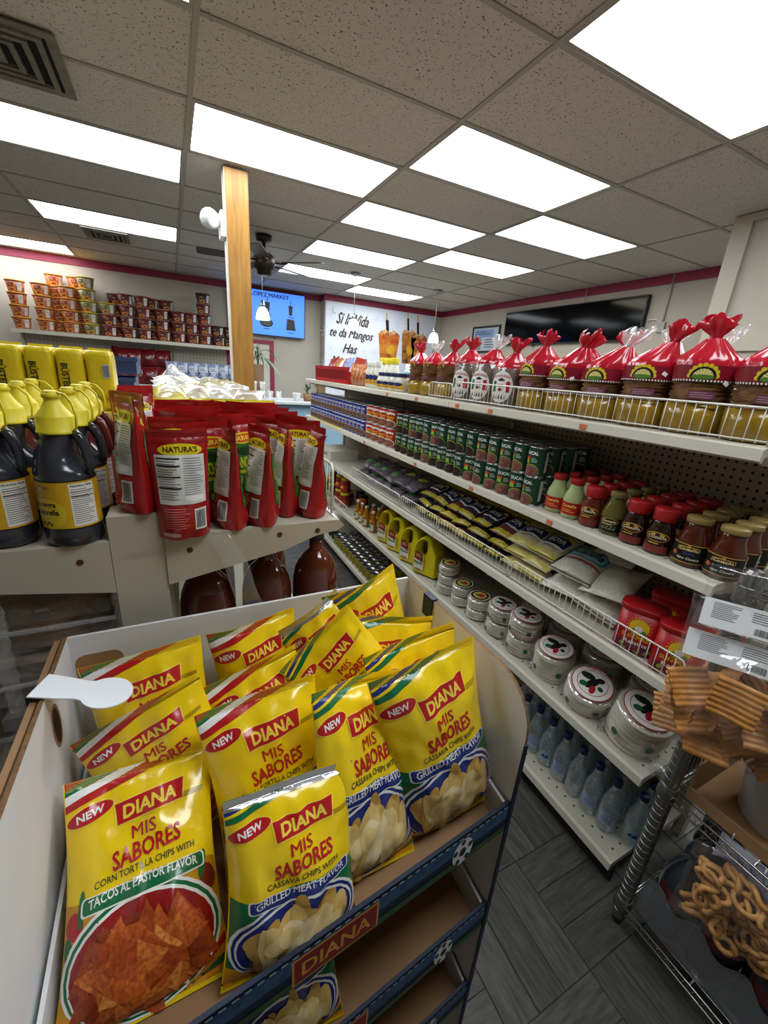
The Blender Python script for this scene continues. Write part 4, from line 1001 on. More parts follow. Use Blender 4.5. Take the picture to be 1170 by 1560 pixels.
dc = Decal(); dc.rect(0, .62, .88, .34, C('#2d8fa0', .35), 1, r=.10); dc.rect(0, .60, .80, .26, C('#8fc6cc', .35), 2, r=.08); dc.text('Canilla', 0, .62, .72, .17, C('#12232c', .35), 3, bold=.03, slant=.25); dc.rect(0, .42, .9, .035, C('#b3352c', .35), 2, arc=.25); dc.text('EXTRA LONG GRAIN RICE', 0, .34, .6, .035, C('#20445c', .35), 2)
for k, (x, y, z, tl, tu, ro, lb) in enumerate([(1.235, .90, .868, 10, 12, 0, 'white rice bag with teal label lowest at the fence'), (1.24, .885, .940, 12, 10, 4, 'white rice bag with teal label lying face up on top'), (1.40, .85, .985, 18, 6, 175, 'white rice bag with upside down teal label behind the top one'),
        (1.24, .76, .86, 8, 5, 8, 'white rice bag slumped against the raisin tubs'), (1.26, .755, .925, 10, 14, -6, 'upper white rice bag beside the raisin tubs')]):
    if ro > 90:
        t = lay(.16, .24, .030, M_RICE, dc, lb, 'rice bag', x, y, z, tl, tu, 0, k+1, 'white rice bags'); t.matrix_world = t.matrix_world @ Matrix.Translation((0, 0, .24)) @ Matrix.Rotation(PI, 4, 'Y')
        t.matrix_world = t.matrix_world @ Matrix.Rotation(PI, 4, 'Z')
    else: lay(.16, .24, .032, M_RICE, dc if k in (0, 1) else None, lb, 'rice bag', x, y, z, tl, tu, ro, k+1, 'white rice bags')
def goya(base, seed):
    d = Decal()
    for k in range(7): d.rect(0, .80+k*.028, .96, .016, C('#c9b827', .35), 1)
    for k in range(5): d.rect(0, .04+k*.03, .96, .018, C('#c9b827', .35), 1)
    d.rect(0, .48, .86, .34, C('#e2e2dc', .35), 1, r=.05); d.rect(0, .50, .82, .28, C('#16224f', .35), 2, r=.04); d.text('GOYA', 0, .52, .62, .15, C('#eceadf', .35), 3, bold=.04)
    d.lines(0, .30, .6, .06, 2, C('#16224f', .35), 2); d.ell(.3, .68, .1, .05, C('#d9c02a', .35), 3)
    return d
dg = goya(0, 1); dr = goya(1, 2)
M_BLKB = mat('black_bean_bag', '#241a22', .25, coat=.4, col2='#453446', scale=140, bump=.4, bscale=140)
M_PNKB = mat('red_bean_bag', '#4c2226', .25, coat=.4, col2='#6e3a36', scale=140, bump=.4, bscale=140)
M_YRICE = mat('parboiled_rice_bag', '#c9c2a4', .25, coat=.4, col2='#b3aa86', scale=160, bump=.4, bscale=140)
M_CLRB = mat('clear_bag_of_dark_beans', '#3d333c', .2, coat=.6, col2='#7b7078', scale=110, bump=.6, bscale=120)
R6 = random.Random(11); cnt = 0
for j, y in enumerate((1.04, 1.15)):
    for l, z in enumerate((.862, .910, .958)):
        lay(.13, .21, .024, M_YRICE, dr, 'pale rice bag with yellow stripes, %s layer, %s from the white rice' % (('bottom', 'middle', 'top')[l], ORD[j]), 'rice bag', 1.225+.012*l, y+R6.uniform(-.01, .01), z, 9+3*l, R6.uniform(-6, 12), R6.uniform(-5, 5), j*7+l, 'yellow striped rice bags')
        cnt += 1
for j in range(2): lay(.13, .21, .024, M_YRICE, dr, 'pale rice bag with yellow stripes at the back, %s from the white rice' % ORD[j], 'rice bag', 1.40, 1.03+.12*j, .94, 18, 5, 0, 40+j, 'yellow striped rice bags')
for j in range(6):
    y = 1.285+j*.122
    for l in range(3):
        m = M_PNKB if j == 0 and l == 2 or R6.random() < .2 else M_BLKB
        lay(.125, .20, .023, m, dg, 'blue and yellow bean bag, %s layer, %s from the striped rice' % (('bottom', 'middle', 'top')[l], ORD[j]), 'bean bag', 1.222+.014*l, y+R6.uniform(-.012, .012), .858+.047*l, 8+3*l, R6.uniform(-10, 12), R6.uniform(-6, 6), 60+j*5+l, 'blue and yellow bean bags')
    lay(.125, .20, .023, M_BLKB, dg, 'blue and yellow bean bag at the back, %s from the striped rice' % ORD[j], 'bean bag', 1.40, y, 1.0, 14, R6.uniform(-8, 8), 0, 110+j, 'blue and yellow bean bags')
dk = Decal(); dk.ell(0, .62, .30, .13, C('#cdbb2e', .35), 1); dk.ell(0, .62, .24, .09, C('#e4d65a', .35), 2); dk.lines(0, .62, .34, .08, 2, C('#2a2a18', .35), 3)
dk2 = Decal(); dk2.ell(.0, .3, .22, .09, C('#4f8a4a', .35), 1); dk2.lines(0, .62, .5, .16, 3, C('#b9b4c4', .35), 2)
for j in range(6):
    y = 2.12+j*.135
    for l in range(2): lay(.15, .22, .028, M_CLRB, (dk if j < 2 and l else dk2), 'clear bag of dark beans, %s layer, %s from the blue bean bags' % (('lower', 'upper')[l], ORD[j]), 'bean bag', 1.225+.02*l, y+R6.uniform(-.012, .012), .862+.06*l, 9+4*l, R6.uniform(-10, 10), R6.uniform(-6, 6), 140+j*5+l, 'clear bags of dark beans')
# shipping carton and potted plant picture at the far end
t = thing('goods_carton', 'low white carton with a brand name at the far end of the middle shelf', 'carton', (1.33, 3.55, Z3), FACE)
MB().box(-.17, .17, -.13, .13, 0, .085).build('box', mat('white_carton', '#cfcabb', .7), t)
d = Decal(); d.text('GOYA', .02, .045, .12, .03, C('#2a2a2a'), 1, bold=.03); d.build('box_print', on_flat(-.13), t, L=.05)
o = MB().prism([(-.12, -.10), (.12, -.10), (.12, .10), (-.12, .10)], 0, .03, lambda a, b, d_: Vector((a, b, d_))).build('flat_carton', M_CARD); o.location = (1.34, 3.78, Z3+.002); tag(o, 'flat brown carton lying behind the white carton', 'carton')

# ---------------------------------------------------------------- tortilla packs
M_TORT = mat('flour_tortilla', '#e3dac4', .7, noise_amt=.12, scale=30)
M_WRAP = film('tortilla_wrap', '#ffffff', .72, .08, .75)
def pack(label, x, y, z, r, h, tiltx=0, tilty=0, seed=0, style=0, tail=True):
    t = thing('tortilla_pack', label, 'tortilla pack', group='packs of tortillas'); t.matrix_world = Matrix.Translation((x, y, z)) @ Matrix.Rotation(FACE+.4, 4, 'Z') @ Matrix.Rotation(math.radians(tiltx), 4, 'X') @ Matrix.Rotation(math.radians(tilty), 4, 'Y')
    n = max(5, int(h/.0085)); prof = []
    for k in range(n): zz = h*(k+.5)/n; prof += [(r*(.90+.02*math.sin(k*3.1+seed)), zz-.0028), (r*(.985+.02*math.sin(k*3.1+seed)), zz-.001), (r*(.985+.02*math.sin(k*3.1+seed)), zz+.001), (r*(.90+.02*math.sin(k*3.1+seed)), zz+.0028)]
    def wob(q, a, k): return Vector((q.x, q.y, q.z+.003*math.sin(2*a+k*.2+seed)))
    MB().lathe(prof, 26, fn=wob).build('tortilla_stack', M_TORT, t)
    def crk(q, a, k):
        s_ = 1+.09*(abs(fnoise(math.cos(a)*5+seed, math.sin(a)*5, q.z*40))-.15)+.05*fnoise(math.cos(a)*13+seed, math.sin(a)*13, q.z*70)
        return Vector((q.x*s_, q.y*s_, q.z+(.006*fnoise(q.x*60, q.y*60, seed) if q.z > .01 else 0)))
    MB().lathe([(r*.4, -.0005), (r*1.0, .004), (r*1.05, h*.15), (r*1.07, h*.3), (r*1.05, h*.45), (r*1.07, h*.6), (r*1.05, h*.75), (r*1.06, h*.9), (r*1.02, h+.004), (r*.9, h+.007), (r*.4, h+.0065), (.001, h+.0065)], 56, fn=crk).build('clear_wrapper', M_WRAP, t)
    top = Decal(); a = r*.86
    if style == 0:
        top.ell(0, 0, a, a, C('#b0262c', .3), 1); top.ell(0, 0, a*.96, a*.96, C('#e8e5df', .3), 2); top.ell(0, 0, a*.74, a*.74, C('#b0262c', .3), 3); top.ell(0, 0, a*.71, a*.71, C('#e8e5df', .3), 4)
        for q, (ax, ay, sx, sy, c_) in enumerate([(-.30, .3, .36, .2, '#1c2a1e'), (.3, .32, .22, .16, '#171717'), (0, -.02, .46, .2, '#1c1c1c'), (.1, -.38, .26, .15, '#b3202a'), (-.38, -.25, .17, .2, '#23653c'), (.42, -.15, .15, .12, '#1e4a2c')]): top.ell(a*ax, a*ay, a*sx, a*sy, C(c_, .3), 5+.2*q, rot=.5*q, n=9)
        top.text('LA BANDERITA' if False else 'TORTILLAS', 0, a*.87, a*1.2, a*.14, C('#b0262c', .3), 5, arc=.45/a, bold=.02)
    else:
        top.ell(0, 0, a, a, C('#d7d2b0', .3), 1); top.ell(0, 0, a*.9, a*.9, C('#22251a', .3), 2); top.ell(0, 0, a*.66, a*.66, C('#c8b04a', .3), 3); top.ell(a*.1, 0, a*.4, a*.35, C('#9c2a22', .3), 4); top.ell(-a*.2, -a*.1, a*.25, a*.2, C('#3f6a2e', .3), 5)
    top.build('top_label', lambda u, v, hh: Vector((u, v, h+.0118+hh*1.2)), t, L=.05)
    sd = Decal()
    if style == 0:
        sd.rect(0, h*.25, r*2.4, .0022, C('#b0262c', .3), 1)
        for q in (-.7, .6): sd.ell(q*r, h*.45+q*.008, r*.14, r*.17, C('#1d6043', .3), 1, n=10)
        sd.build('side_marks', on_cyl(r*1.075), t, L=.014)
    if tail:
        def tw(q, a, k): s_ = 1+.4*math.sin(5*a+seed)*min(1, k/2); return Vector((q.x*s_, q.y*s_, q.z))
        MB().lathe([(.010, 0), (.008, .012), (.022, .03), (.030, .045)], 20, fn=tw, cap=False, M=Matrix.Translation((r*.75, -r*.75, .03)) @ Matrix.Rotation(math.radians(45), 4, 'Z') @ Matrix.Rotation(math.radians(75), 4, 'X')).build('twisted_tail', M_WRAP, t)
    return t
pack('thick bag of flour tortillas at the near shelf end, label tilted', 1.285, .545, Z4+.012, .084, .135, 12, 8, 1)
pack('tortilla pack tipped forward beside the thick bag', 1.275, .715, Z4+.022, .080, .085, 20, 5, 2)
pack('tall tortilla pack with twisted bag below the rice bags', 1.285, .885, Z4+.006, .076, .120, 10, 0, 3)
for k, (y, n_, r_, h_) in enumerate([(1.045, 2, .068, .075), (1.185, 2, .066, .062)]):
    for l in range(n_): pack('%s tortilla pack in the %s two pack stack from the near end' % (('lower', 'upper')[l], ORD[k]), 1.27, y, Z4+.004+l*(h_+.014), r_, h_, 3*l, 2, 10+k*3+l, 0, l == 0)
for k, (y, n_) in enumerate([(1.325, 2), (1.455, 2), (1.585, 3)]):
    for l in range(n_): pack('%s small corn tortilla pack in the %s stack beyond the white packs' % (('lowest', 'second', 'third')[l], ORD[k]), 1.255, y, Z4+.004+l*.056, .056, .044, 2*l, -2, 20+k*4+l, 1, False)
for k, y in enumerate((.60, .80, .98, 1.15)): pack('tortilla pack in the back row, %s from the near end' % ORD[k], 1.46, y, Z4+.006, .075, .10, 0, 0, 40+k, 0, False)

# ---------------------------------------------------------------- yellow oil jugs with big handles
M_OIL = mat('yellow_oil_jug', '#dccb12', .28, coat=.3)
def jug_proto():
    t = thing('oil_jug', 'x', 'oil jug', group='yellow oil jugs')
    # outline in (y: depth of the flat side, z); the broad side looks along -x of the thing
    W2 = .055
    outl = [(-.075, .0), (.075, 0), (.082, .01), (.082, .13), (.074, .17), (.060, .205), (.040, .228), (.012, .240), (-.018, .240), (-.040, .225), (-.055, .19), (-.080, .15), (-.082, .01)]
    hole = [(.052, .118), (.060, .14), (.055, .17), (.042, .197), (.022, .208), (.008, .200), (.002, .175), (.004, .145), (.014, .118), (.032, .108)]
    bm = bmesh.new()
    def ringv(pts, x, s): 
        cx = sum(p[0] for p in pts)/len(pts); cz = sum(p[1] for p in pts)/len(pts)
        return [bm.verts.new((x, cx+(p[0]-cx)*s, cz+(p[1]-cz)*s)) for p in pts]
    layers = [(-W2, .90, 1.25), (-W2*.8, .97, 1.1), (0, 1.0, 1.0), (W2*.8, .97, 1.1), (W2, .90, 1.25)]
    O = [ringv(outl, x, s) for x, s, _ in layers]; Hh = [ringv(hole, x*(.62 if abs(x) > 0 else 1), s) for x, _, s in layers]
    for Q in (O, Hh):
        for a, b in zip(Q, Q[1:]):
            n = len(a)
            for i in range(n): bm.faces.new((a[i], a[(i+1) % n], b[(i+1) % n], b[i]))
    for o_, h_ in ((O[0], Hh[0]), (O[-1], Hh[-1])):
        es = []
        for L_ in (o_, h_):
            for i in range(len(L_)):
                e = bm.edges.get((L_[i], L_[(i+1) % len(L_)])); es.append(e)
        bmesh.ops.triangle_fill(bm, edges=es, use_beauty=True)
    bmesh.ops.recalc_face_normals(bm, faces=bm.faces)
    me = bpy.data.meshes.new('jug_body'); bm.to_mesh(me); bm.free(); me.materials.append(M_OIL); me.polygons.foreach_set('use_smooth', [True]*len(me.polygons))
    ob = obj('jug_body', me, t); md = ob.modifiers.new('b', 'BEVEL'); md.width = .006; md.segments = 2; md.limit_method = 'ANGLE'
    MB().lathe(cap_at(.019, .238, .02), 16, c=(0, -.003, 0)).build('cap', mat('oil_cap', '#c9b70e', .4), t)
    d = Decal(); d.rect(-.035, .08, .066, .12, C('#e9e4d0', .35), 1, r=.025); d.poly([(-.066, .10), (-.004, .085), (-.008, .135), (-.04, .15), (-.064, .14)], C('#8a2a1c', .35), 2); d.lines(-.036, .122, .04, .02, 2, C('#e6cf7a', .35), 3)
    d.text('Mazola', -.036, .078, .056, .020, C('#17603c', .35), 4, bold=.03); d.rect(-.036, .035, .05, .010, C('#a2702c', .35), 2); d.ell(-.036, .022, .02, .008, C('#d2b22a', .35), 2)
    d.build('label_print', lambda u, v, h: Vector((-W2-.0008-h, -u, v)), t, L=.06)
    return t
jp = jug_proto()
for k, y in enumerate((1.80, 1.97, 2.14, 2.29)):
    place(jp, USED, (1.262, y, Z4), .42, 'yellow cooking oil jug with open handle, %s from the near end' % ORD[k])
for k, y in enumerate((2.0, 2.2)): place(jp, USED, (1.42, y, Z4), .42, 'yellow cooking oil jug behind the front four, %s from the near end' % ORD[k])
# small oil bottles and lidded jars beyond
P_OB = [(.024, 0), (.028, .004), (.028, .075), (.022, .10), (.012, .125), (.011, .145)]
d = Decal(); d.rect(0, .04, .07, .045, C('#d9d2b2', .4), 1); d.ell(0, .045, .016, .014, C('#2f7a4a', .4), 2); d.rect(0, .085, .05, .008, C('#c9a52c', .4), 1)
OB = jar('oil_bottle', 'x', P_OB, glossy('amber_oil', '#a86412'), cap_at(.013, .142, .016), '#e3e0d4', d, 'bottle', 'small oil bottles')
for k, (x, y) in enumerate([(1.225, 2.50), (1.225, 2.62), (1.225, 2.70), (1.30, 2.56), (1.30, 2.66), (1.225, 2.78), (1.36, 2.62)]): place(OB, USED, (x, y, Z4), FACE, 'small amber oil bottle with white cap, %s beyond the yellow jugs' % ORD[k])
P_JR = [(.036, 0), (.042, .005), (.042, .08), (.036, .10), (.033, .108)]
d = Decal(); d.rect(0, .045, .11, .05, C('#b03a1c', .4), 1); d.rect(0, .05, .06, .02, C('#e3b33c', .4), 2)
J1 = jar('spread_jar', 'x', P_JR, glossy('red_spread', '#7d2014'), cap_at(.038, .106, .018), '#d3b51a', d, 'jar', 'lidded jars'); J2 = jar('spread_jar', 'x', P_JR, glossy('orange_spread', '#a04a18'), cap_at(.038, .106, .018), '#c85f1c', d, 'jar', 'lidded jars'); J3 = jar('spread_jar', 'x', P_JR, glossy('brown_spread', '#2a1710'), cap_at(.038, .106, .018), '#241c18', d, 'jar', 'lidded jars')
for k, (p, x, y, nm) in enumerate([(J2, 1.30, 2.88, 'orange'), (J3, 1.36, 2.98, 'black'), (J1, 1.235, 3.10, 'yellow'), (J1, 1.30, 3.16, 'yellow'), (J1, 1.235, 3.22, 'yellow'), (J3, 1.38, 3.10, 'black'), (J1, 1.235, 3.42, 'yellow'), (J1, 1.32, 3.46, 'yellow'), (J1, 1.235, 3.60, 'yellow'), (J1, 1.30, 3.70, 'yellow'), (J1, 1.24, 3.82, 'yellow')]):
    place(p, USED, (x, y, Z4), FACE, 'jar with %s lid, %s going away from the oil bottles' % (nm, ORD[k]))
for k, (p, x, y, nm) in enumerate([(J1, 1.235, 3.10, 'yellow'), (J1, 1.235, 3.22, 'yellow'), (J1, 1.235, 3.42, 'yellow')]): place(p, USED, (x+.01, y+.01, Z4+.1245), FACE, 'stacked jar with %s lid on top, %s going away' % (nm, ORD[k]))
fence(2.90, 4.05, Z4, .06, 'low white wire fence before the far lidded jars', step=.03)
# ---------------------------------------------------------------- bottom deck: glass water bottles and small gold cans
P_WB = [(.026, 0), (.031, .006), (.032, .02), (.032, .10), (.029, .125), (.019, .155), (.013, .18), (.0125, .205)]
M_WGL = film('water_glass', '#e6eff0', .62, .05, .65)
d = Decal(); d.rect(0, .066, .056, .052, C('#9fb0cf', .35), 1); d.lines(0, .068, .046, .04, 6, C('#2b3566', .35), 2)
d2 = Decal(); d2.ell(0, .06, .02, .022, C('#8fb4c9', .35), 1); d2.poly([(-.016, .05), (-.006, .066), (0, .056), (.008, .07), (.016, .05)], C('#23307a', .35), 2)
W1 = jar('water_bottle', 'x', P_WB, M_WGL, cap_at(.015, .198, .022), '#1a2350', d, 'bottle', 'glass water bottles'); W2_ = jar('water_bottle', 'x', P_WB, M_WGL, cap_at(.015, .198, .022), '#1a2350', d2, 'bottle', 'glass water bottles')
for k, y in enumerate((.455, .525, .595, .665, .735, .805, .875, .945, 1.015)):
    place(W2_ if k in (0, 5) else W1, USED, (1.262 if k else 1.30, y, ZB), FACE+(.5 if k != 3 else 2.6), 'clear glass water bottle in the front row, %s from the near shelf end' % ORD[k])
    for row in range(1, 3): place(W1, USED, (1.262+.072*row+(.04 if k == 0 else 0), y+.01, ZB), FACE+.4, 'clear glass water bottle in the %s row back, %s from the near shelf end' % (ORD[row], ORD[k]))
d = Decal(); d.rect(0, .035, .09, .03, C('#8c8a34', .4), 1); d.rect(-.03, .035, .03, .05, C('#3a3a2c', .4), 2)
cG = can_proto('food_can', 'x', .034, .085, '#a8962c', d, 'gold food cans on the bottom deck')
GB = jar('green_bottle', 'x', P_WB, glossy('dark_green_glass', '#16301f'), cap_at(.015, .198, .022), '#1d2a1f', None, 'bottle', 'dark green bottles')
k = 0
for i in range(12):
    for row in range(4):
        y = 2.42+i*.071; x = 1.225+row*.072
        place(cG, USED, (x, y, ZB), FACE+.3, 'gold food can on the bottom deck, %s row, %s going away' % (ORD[row], ORD[i]))
for i in range(4):
    d_ = place(GB, USED, (1.24, 3.32+i*.08, ZB), FACE, 'dark green bottle far along the bottom deck, %s going away' % ORD[i])
# ================================================================ goods on the island unit
Z1 = 1.287
# squeeze jugs with yellow spout caps
M_DKJ = mat('black_sauce_jug', '#2e3038', .2, coat=.5); M_RDJ = mat('red_sauce_jug', '#6b2a26', .22, coat=.4)
M_CAPY = mat('yellow_cap_plastic', '#e6d52f', .4)
def jug(kind):
    t = thing('sauce_jug', 'x', 'sauce jug', group='sauce jugs with yellow caps')
    body = M_DKJ if kind == 'dark' else M_RDJ
    pf = [(.046, 0), (.0515, .006), (.052, .022), (.051, .028), (.051, .118), (.052, .124), (.0505, .132), (.047, .146), (.042, .160), (.034, .174), (.030, .180), (.030, .192)]
    def shp(q, a, k):
        # the grip side is pinched in
        z = q.z; pin = math.exp(-((z-.152)/.022)**2)
        if q.x > 0: return Vector((q.x*(1-.55*pin), q.y*(1-.15*pin*max(0, q.x)/.05), z))
        return q
    MB().lathe(pf, 28, fn=shp).build('jug_body', body, t)
    MB().tube([(.030, 0, .186), (.040, 0, .180), (.047, 0, .166), (.050, 0, .150), (.0505, 0, .134), (.046, 0, .124)], [.009, .0095, .009, .009, .010, .010], 10).build('grip', body, t)
    mb = MB(); n = 40
    mb.lathe([(.0325, .186), (.0340, .187), (.0340, .190), (.0322, .191), (.0318, .211), (.030, .214), (.020, .225), (.014, .234), (.0125, .238), (.0125, .250), (.010, .252), (.001, .252)], n, fn=lambda q, a, k: q*1.0 if k not in (3, 4) else Vector((q.x*(1+.012*math.cos(20*a)), q.y*(1+.012*math.cos(20*a)), q.z)))
    cp_ = mb.build('cap', M_CAPY, t)
    MB().tube([(.012, 0, .249), (.028, -.004, .247), (.042, -.008, .235), (.046, -.008, .215), (.042, -.006, .196), (.036, -.004, .193)], .0022, 6).build('cap_strap', M_CAPY, cp_)
    MB().lathe([(.013, .2405), (.0155, .241), (.0155, .2475), (.013, .248)], 16).build('spout_cap', M_CAPY, cp_)
    d = Decal()
    d.rect(0, .0735, .322, .082, C('#20180c', .4), 0); d.rect(0, .0735, .322, .078, C('#d2a21c', .35) if kind == 'dark' else C('#a8452a', .35), 1)
    if kind == 'dark':
        d.ell(-.012, .060, .034, .026, C('#dcc222', .35), 2)
        d.text('Salsa negra', -.022, .075, .058, .011, C('#151515', .4), 4, bold=.03); d.text('salvadoreña', -.020, .063, .060, .010, C('#151515', .4), 4, bold=.03)
        d.poly([(-.05+k*.0035, .0445+.003*math.sin(k*1.9)) for k in range(14)]+[(-.05+k*.0035, .0415+.003*math.sin(k*1.9)) for k in range(13, -1, -1)], C('#151515', .4), 4)
        d.rect(-.040, .096, .024, .013, C('#a01a1c', .4), 3, r=.005); d.text('Zafra' if False else 'ña', -.034, .096, .012, .007, C('#f0ece4', .4), 4)
        d.rect(-.020, .103, .008, .0035, C('#ffffff', .4), 3); d.rect(-.020, .1055, .008, .0018, C('#24356b', .4), 3); d.lines(-.006, .1035, .016, .004, 2, C('#3a2f10', .4), 3)
    else: d.ell(-.03, .09, .02, .03, C('#d8b41e', .35), 2)
    d.rect(.055, .0735, .046, .072, C('#e5e4de', .4), 2); d.text('Nutrition Facts', .055, .106, .040, .004, C('#1a1a1a', .4), 3, bold=.03); d.lines(.055, .0715, .041, .060, 17, C('#55534e', .4), 3, thick=.30)
    d.rect(.055, .096, .042, .0012, C('#1a1a1a', .4), 4); d.rect(.055, .088, .042, .0012, C('#1a1a1a', .4), 4)
    d.build('label_print', on_cyl(.0515), t, L=.008, h0=.0004, dh=.0002)
    return t
jd, jr_ = jug('dark'), jug('red')
for p, x, y, rz, lb in [(jd, -.172, .828, -.42, 'black sauce jug with yellow cap nearest the viewer, label facing forward'), (jd, -.268, .850, -.3, 'black sauce jug with yellow cap cut by the left photo edge'), (jd, -.166, .918, -.25, 'black sauce jug standing right behind the front one'),
        (jr_, -.166, 1.006, -.25, 'reddish sauce jug third back beside the pouches'), (jr_, -.166, 1.094, -.25, 'reddish sauce jug fourth back beside the pouches'), (jd, -.262, .940, .1, 'black sauce jug second back in the left row'),
        (jr_, -.262, 1.03, .1, 'reddish sauce jug third back in the left row'), (jr_, -.262, 1.12, .1, 'reddish sauce jug fourth back in the left row'), (jd, -.358, .96, .1, 'black sauce jug at the far left behind the edge one'), (jd, -.358, 1.05, .1, 'black sauce jug furthest left in the third row')]:
    o = place(p, USED, (x, y, Z1), rz, lb); o.scale = (.81, .81, 1)
# coffee bricks, two high
M_COF = mat('yellow_coffee_foil', '#dfc61a', .3, bump=.6, bscale=55, coat=.3)
def brick(label, x, y, z, rz, side, seed):
    t = thing('coffee_brick', label, 'coffee brick', (x, y, z), rz, 'yellow coffee bricks'); w_, d_, h_ = .032, .05, .158
    mb = MB(); rings = 9
    def pt(a, b):
        ang = a*2*PI; c_, s_ = math.cos(ang), math.sin(ang); q = Vector((w_*math.copysign(abs(c_)**.35, c_), d_*math.copysign(abs(s_)**.35, s_), b*h_))
        k = 1+.03*fnoise(q.x*40+seed, q.y*40, q.z*30); e = 1-.10*max(0, (b-.9)/.1)-.05*max(0, (.06-b)/.06); return Vector((q.x*k*e, q.y*k*e, q.z))
    mb.grid(pt, 32, 12); n = 33
    mb.f += [tuple(range(32))[::-1], tuple(12*n+k for k in range(32))]; mb.m += [0, 0]; mb.s += [False, False]
    mb.build('foil_block', M_COF, t, merge=1e-5)
    MB().box(-.026, .026, -.003, .003, h_-.002, h_+.006).build('fold', M_COF, t)
    d = Decal()
    if side: d.rect(.016, .105, .018, .035, C('#c9cdd2', .4), 1); d.bars(.016, .105, .015, .03, C('#4a5068', .4), 2, 9); d.rect(-.016, .03, .012, .018, C('#8c2a1c', .4), 1); d.lines(.004, .03, .03, .02, 4, C('#8a7a12', .4), 1)
    else: d.text('BÚSTELO', -.010, .080, .080, .020, C('#16140a', .4), 1, rot=-PI/2, bold=.02)
    d.build('foil_print', lambda u, v, h: Vector((u, -d_*1.035-h, v)), t, L=.02, dh=.0004)
    return t
for k, (x, lb, sd) in enumerate([(-.374, 'leftmost visible coffee brick cut by the photo edge', 0), (-.308, 'coffee brick with dark vertical lettering, left of its twin', 0), (-.241, 'coffee brick with dark vertical lettering next to the barcode one', 0), (-.176, 'coffee brick showing its paler barcode side', 1)]):
    brick('upper '+lb, x, 1.47, Z1+.160, -.02, sd, k*3.1); brick('lower coffee brick under the %s upper one from the left' % ORD[k], x, 1.47, Z1-.001, -.02, sd, k*3.1+40)
# red chili stand-up pouches
M_RPO = mat('red_pouch_film', '#a31417', .22, bump=.35, bscale=40, coat=.4)
def pd(): return None
fd = Decal(); fd.rect(0, .93, .99, .10, C('#8e1114', .3), 1); fd.ell(0, .80, .42, .06, C('#dcc81e', .3), 2); fd.ell(0, .80, .38, .045, C('#c9521c', .3), 3); fd.text("NATURA'S", 0, .80, .62, .05, C('#e9dd4a', .3), 4, bold=.03)
fd.poly([(-.40, .22), (.40, .22), (.42, .74), (.2, .76), (0, .77), (-.2, .76), (-.42, .74)], C('#2f6a24', .3), 1); fd.ell(0, .66, .26, .05, C('#1b3f20', .3), 2); fd.text('RANCHERA', 0, .54, .70, .12, C('#d3d02c', .3), 3, bold=.03); fd.rect(0, .44, .5, .035, C('#c9c02a', .3), 3)
for k in range(9): fd.ell(-.32+.08*k, .30+.05*math.sin(k*1.7), .06, .04, C(['#5d9a3a', '#8fbf5a', '#1f5a24', '#cfd8a8'][k % 4], .3), 2+.1*k, rot=k)
fd.rect(.12, .13, .52, .13, C('#e4e2dc', .3), 2); fd.lines(.12, .13, .44, .09, 3, C('#2a2a28', .3), 3)
bd = Decal(); bd.rect(0, .93, .99, .09, C('#8e1114', .3), 1); bd.ell(.02, .83, .36, .055, C('#dcc81e', .3), 1); bd.text("NATURA'S", .02, .835, .56, .05, C('#4a1a10', .3), 2, bold=.03)
bd.rect(0, .57, .80, .44, C('#dcdcd8', .3), 3); bd.lines(-.20, .58, .34, .38, 17, C('#6b6b68', .3), 4, 3, .3); bd.lines(.20, .60, .34, .34, 16, C('#7d7d7a', .3), 4, 5, .3)
for q in (.76, .70, .60, .50): bd.rect(-.20, q, .36, .012, C('#1d1d1d', .3), 5)
bd.rect(.20, .40, .34, .05, C('#f0f0ec', .3), 4, r=.02); bd.lines(-.1, .22, .5, .20, 9, C('#d98a86', .3), 3, 7, .25); bd.rect(.28, .20, .22, .20, C('#e8e8e4', .3), 3); bd.bars(.28, .20, .18, .17, C('#222222', .3), 4, 16)
bd.rect(-.26, .06, .3, .04, C('#d9a9a6', .3), 3)
POV = {}
def pouch(label, x, y, z, rz, lean=0.0, seed=0, W=.098, H=.198):
    t = thing('chili_pouch', label, 'pouch', group='red stand up pouches'); t.matrix_world = Matrix.Translation((x, y, z)) @ Matrix.Rotation(rz, 4, 'Z') @ Matrix.Rotation(lean, 4, 'X')
    key = seed % 4
    if key not in POV:
        f, b = pillow(W, H, .034, key*2+1, .006, .12, .04, 0, 0, .006, foot=True)
        o1 = bag_mesh('pouch_film', f, b, W, H, [M_RPO], t, 22, 34)
        o2 = fd.build('front_print', on_surf(f), t, L=.06, su=W, sv=H, h0=.0006, dh=.00025)
        sb = on_surf(b); o3 = bd.build('back_print', lambda u, v, h: sb(-u, v, -h), t, L=.06, su=W, sv=H, h0=.0006, dh=.00025)
        POV[key] = (o1, o2, o3)
    else:
        for o in POV[key]: c_ = o.copy(); c_.parent = t; COL.objects.link(c_)
    return t
pouch('red pouch seen from behind with a big nutrition panel, foremost', .000, .802, Z1, PI+.06, math.radians(-3), 0, )
pouch('red pouch turned edge on upon the cream upright cap', -.072, .830, 1.336, PI-1.25, 0, 1)
pouch('red pouch right of the nutrition panel one, half turned', .086, .832, Z1, PI-1.38, 0, 2)
pouch('red pouch half turned, second right of the foremost', .146, .832, Z1, PI-1.40, 0, 3)
pouch('red pouch half turned with green side, third right of the foremost', .206, .880, Z1, PI-1.62, 0, 1)
pouch('red pouch leaning at the wire divider, rightmost', .258, .858, Z1, PI-1.55, math.radians(4), 0)
pouch('red pouch showing its green front behind the foremost one', .050, .885, Z1, .55, 0, 2)
pouch('red pouch behind the edge on one on the upright', -.078, .93, 1.336, PI-1.0, 0, 3)
rr = random.Random(3); n_ = 0
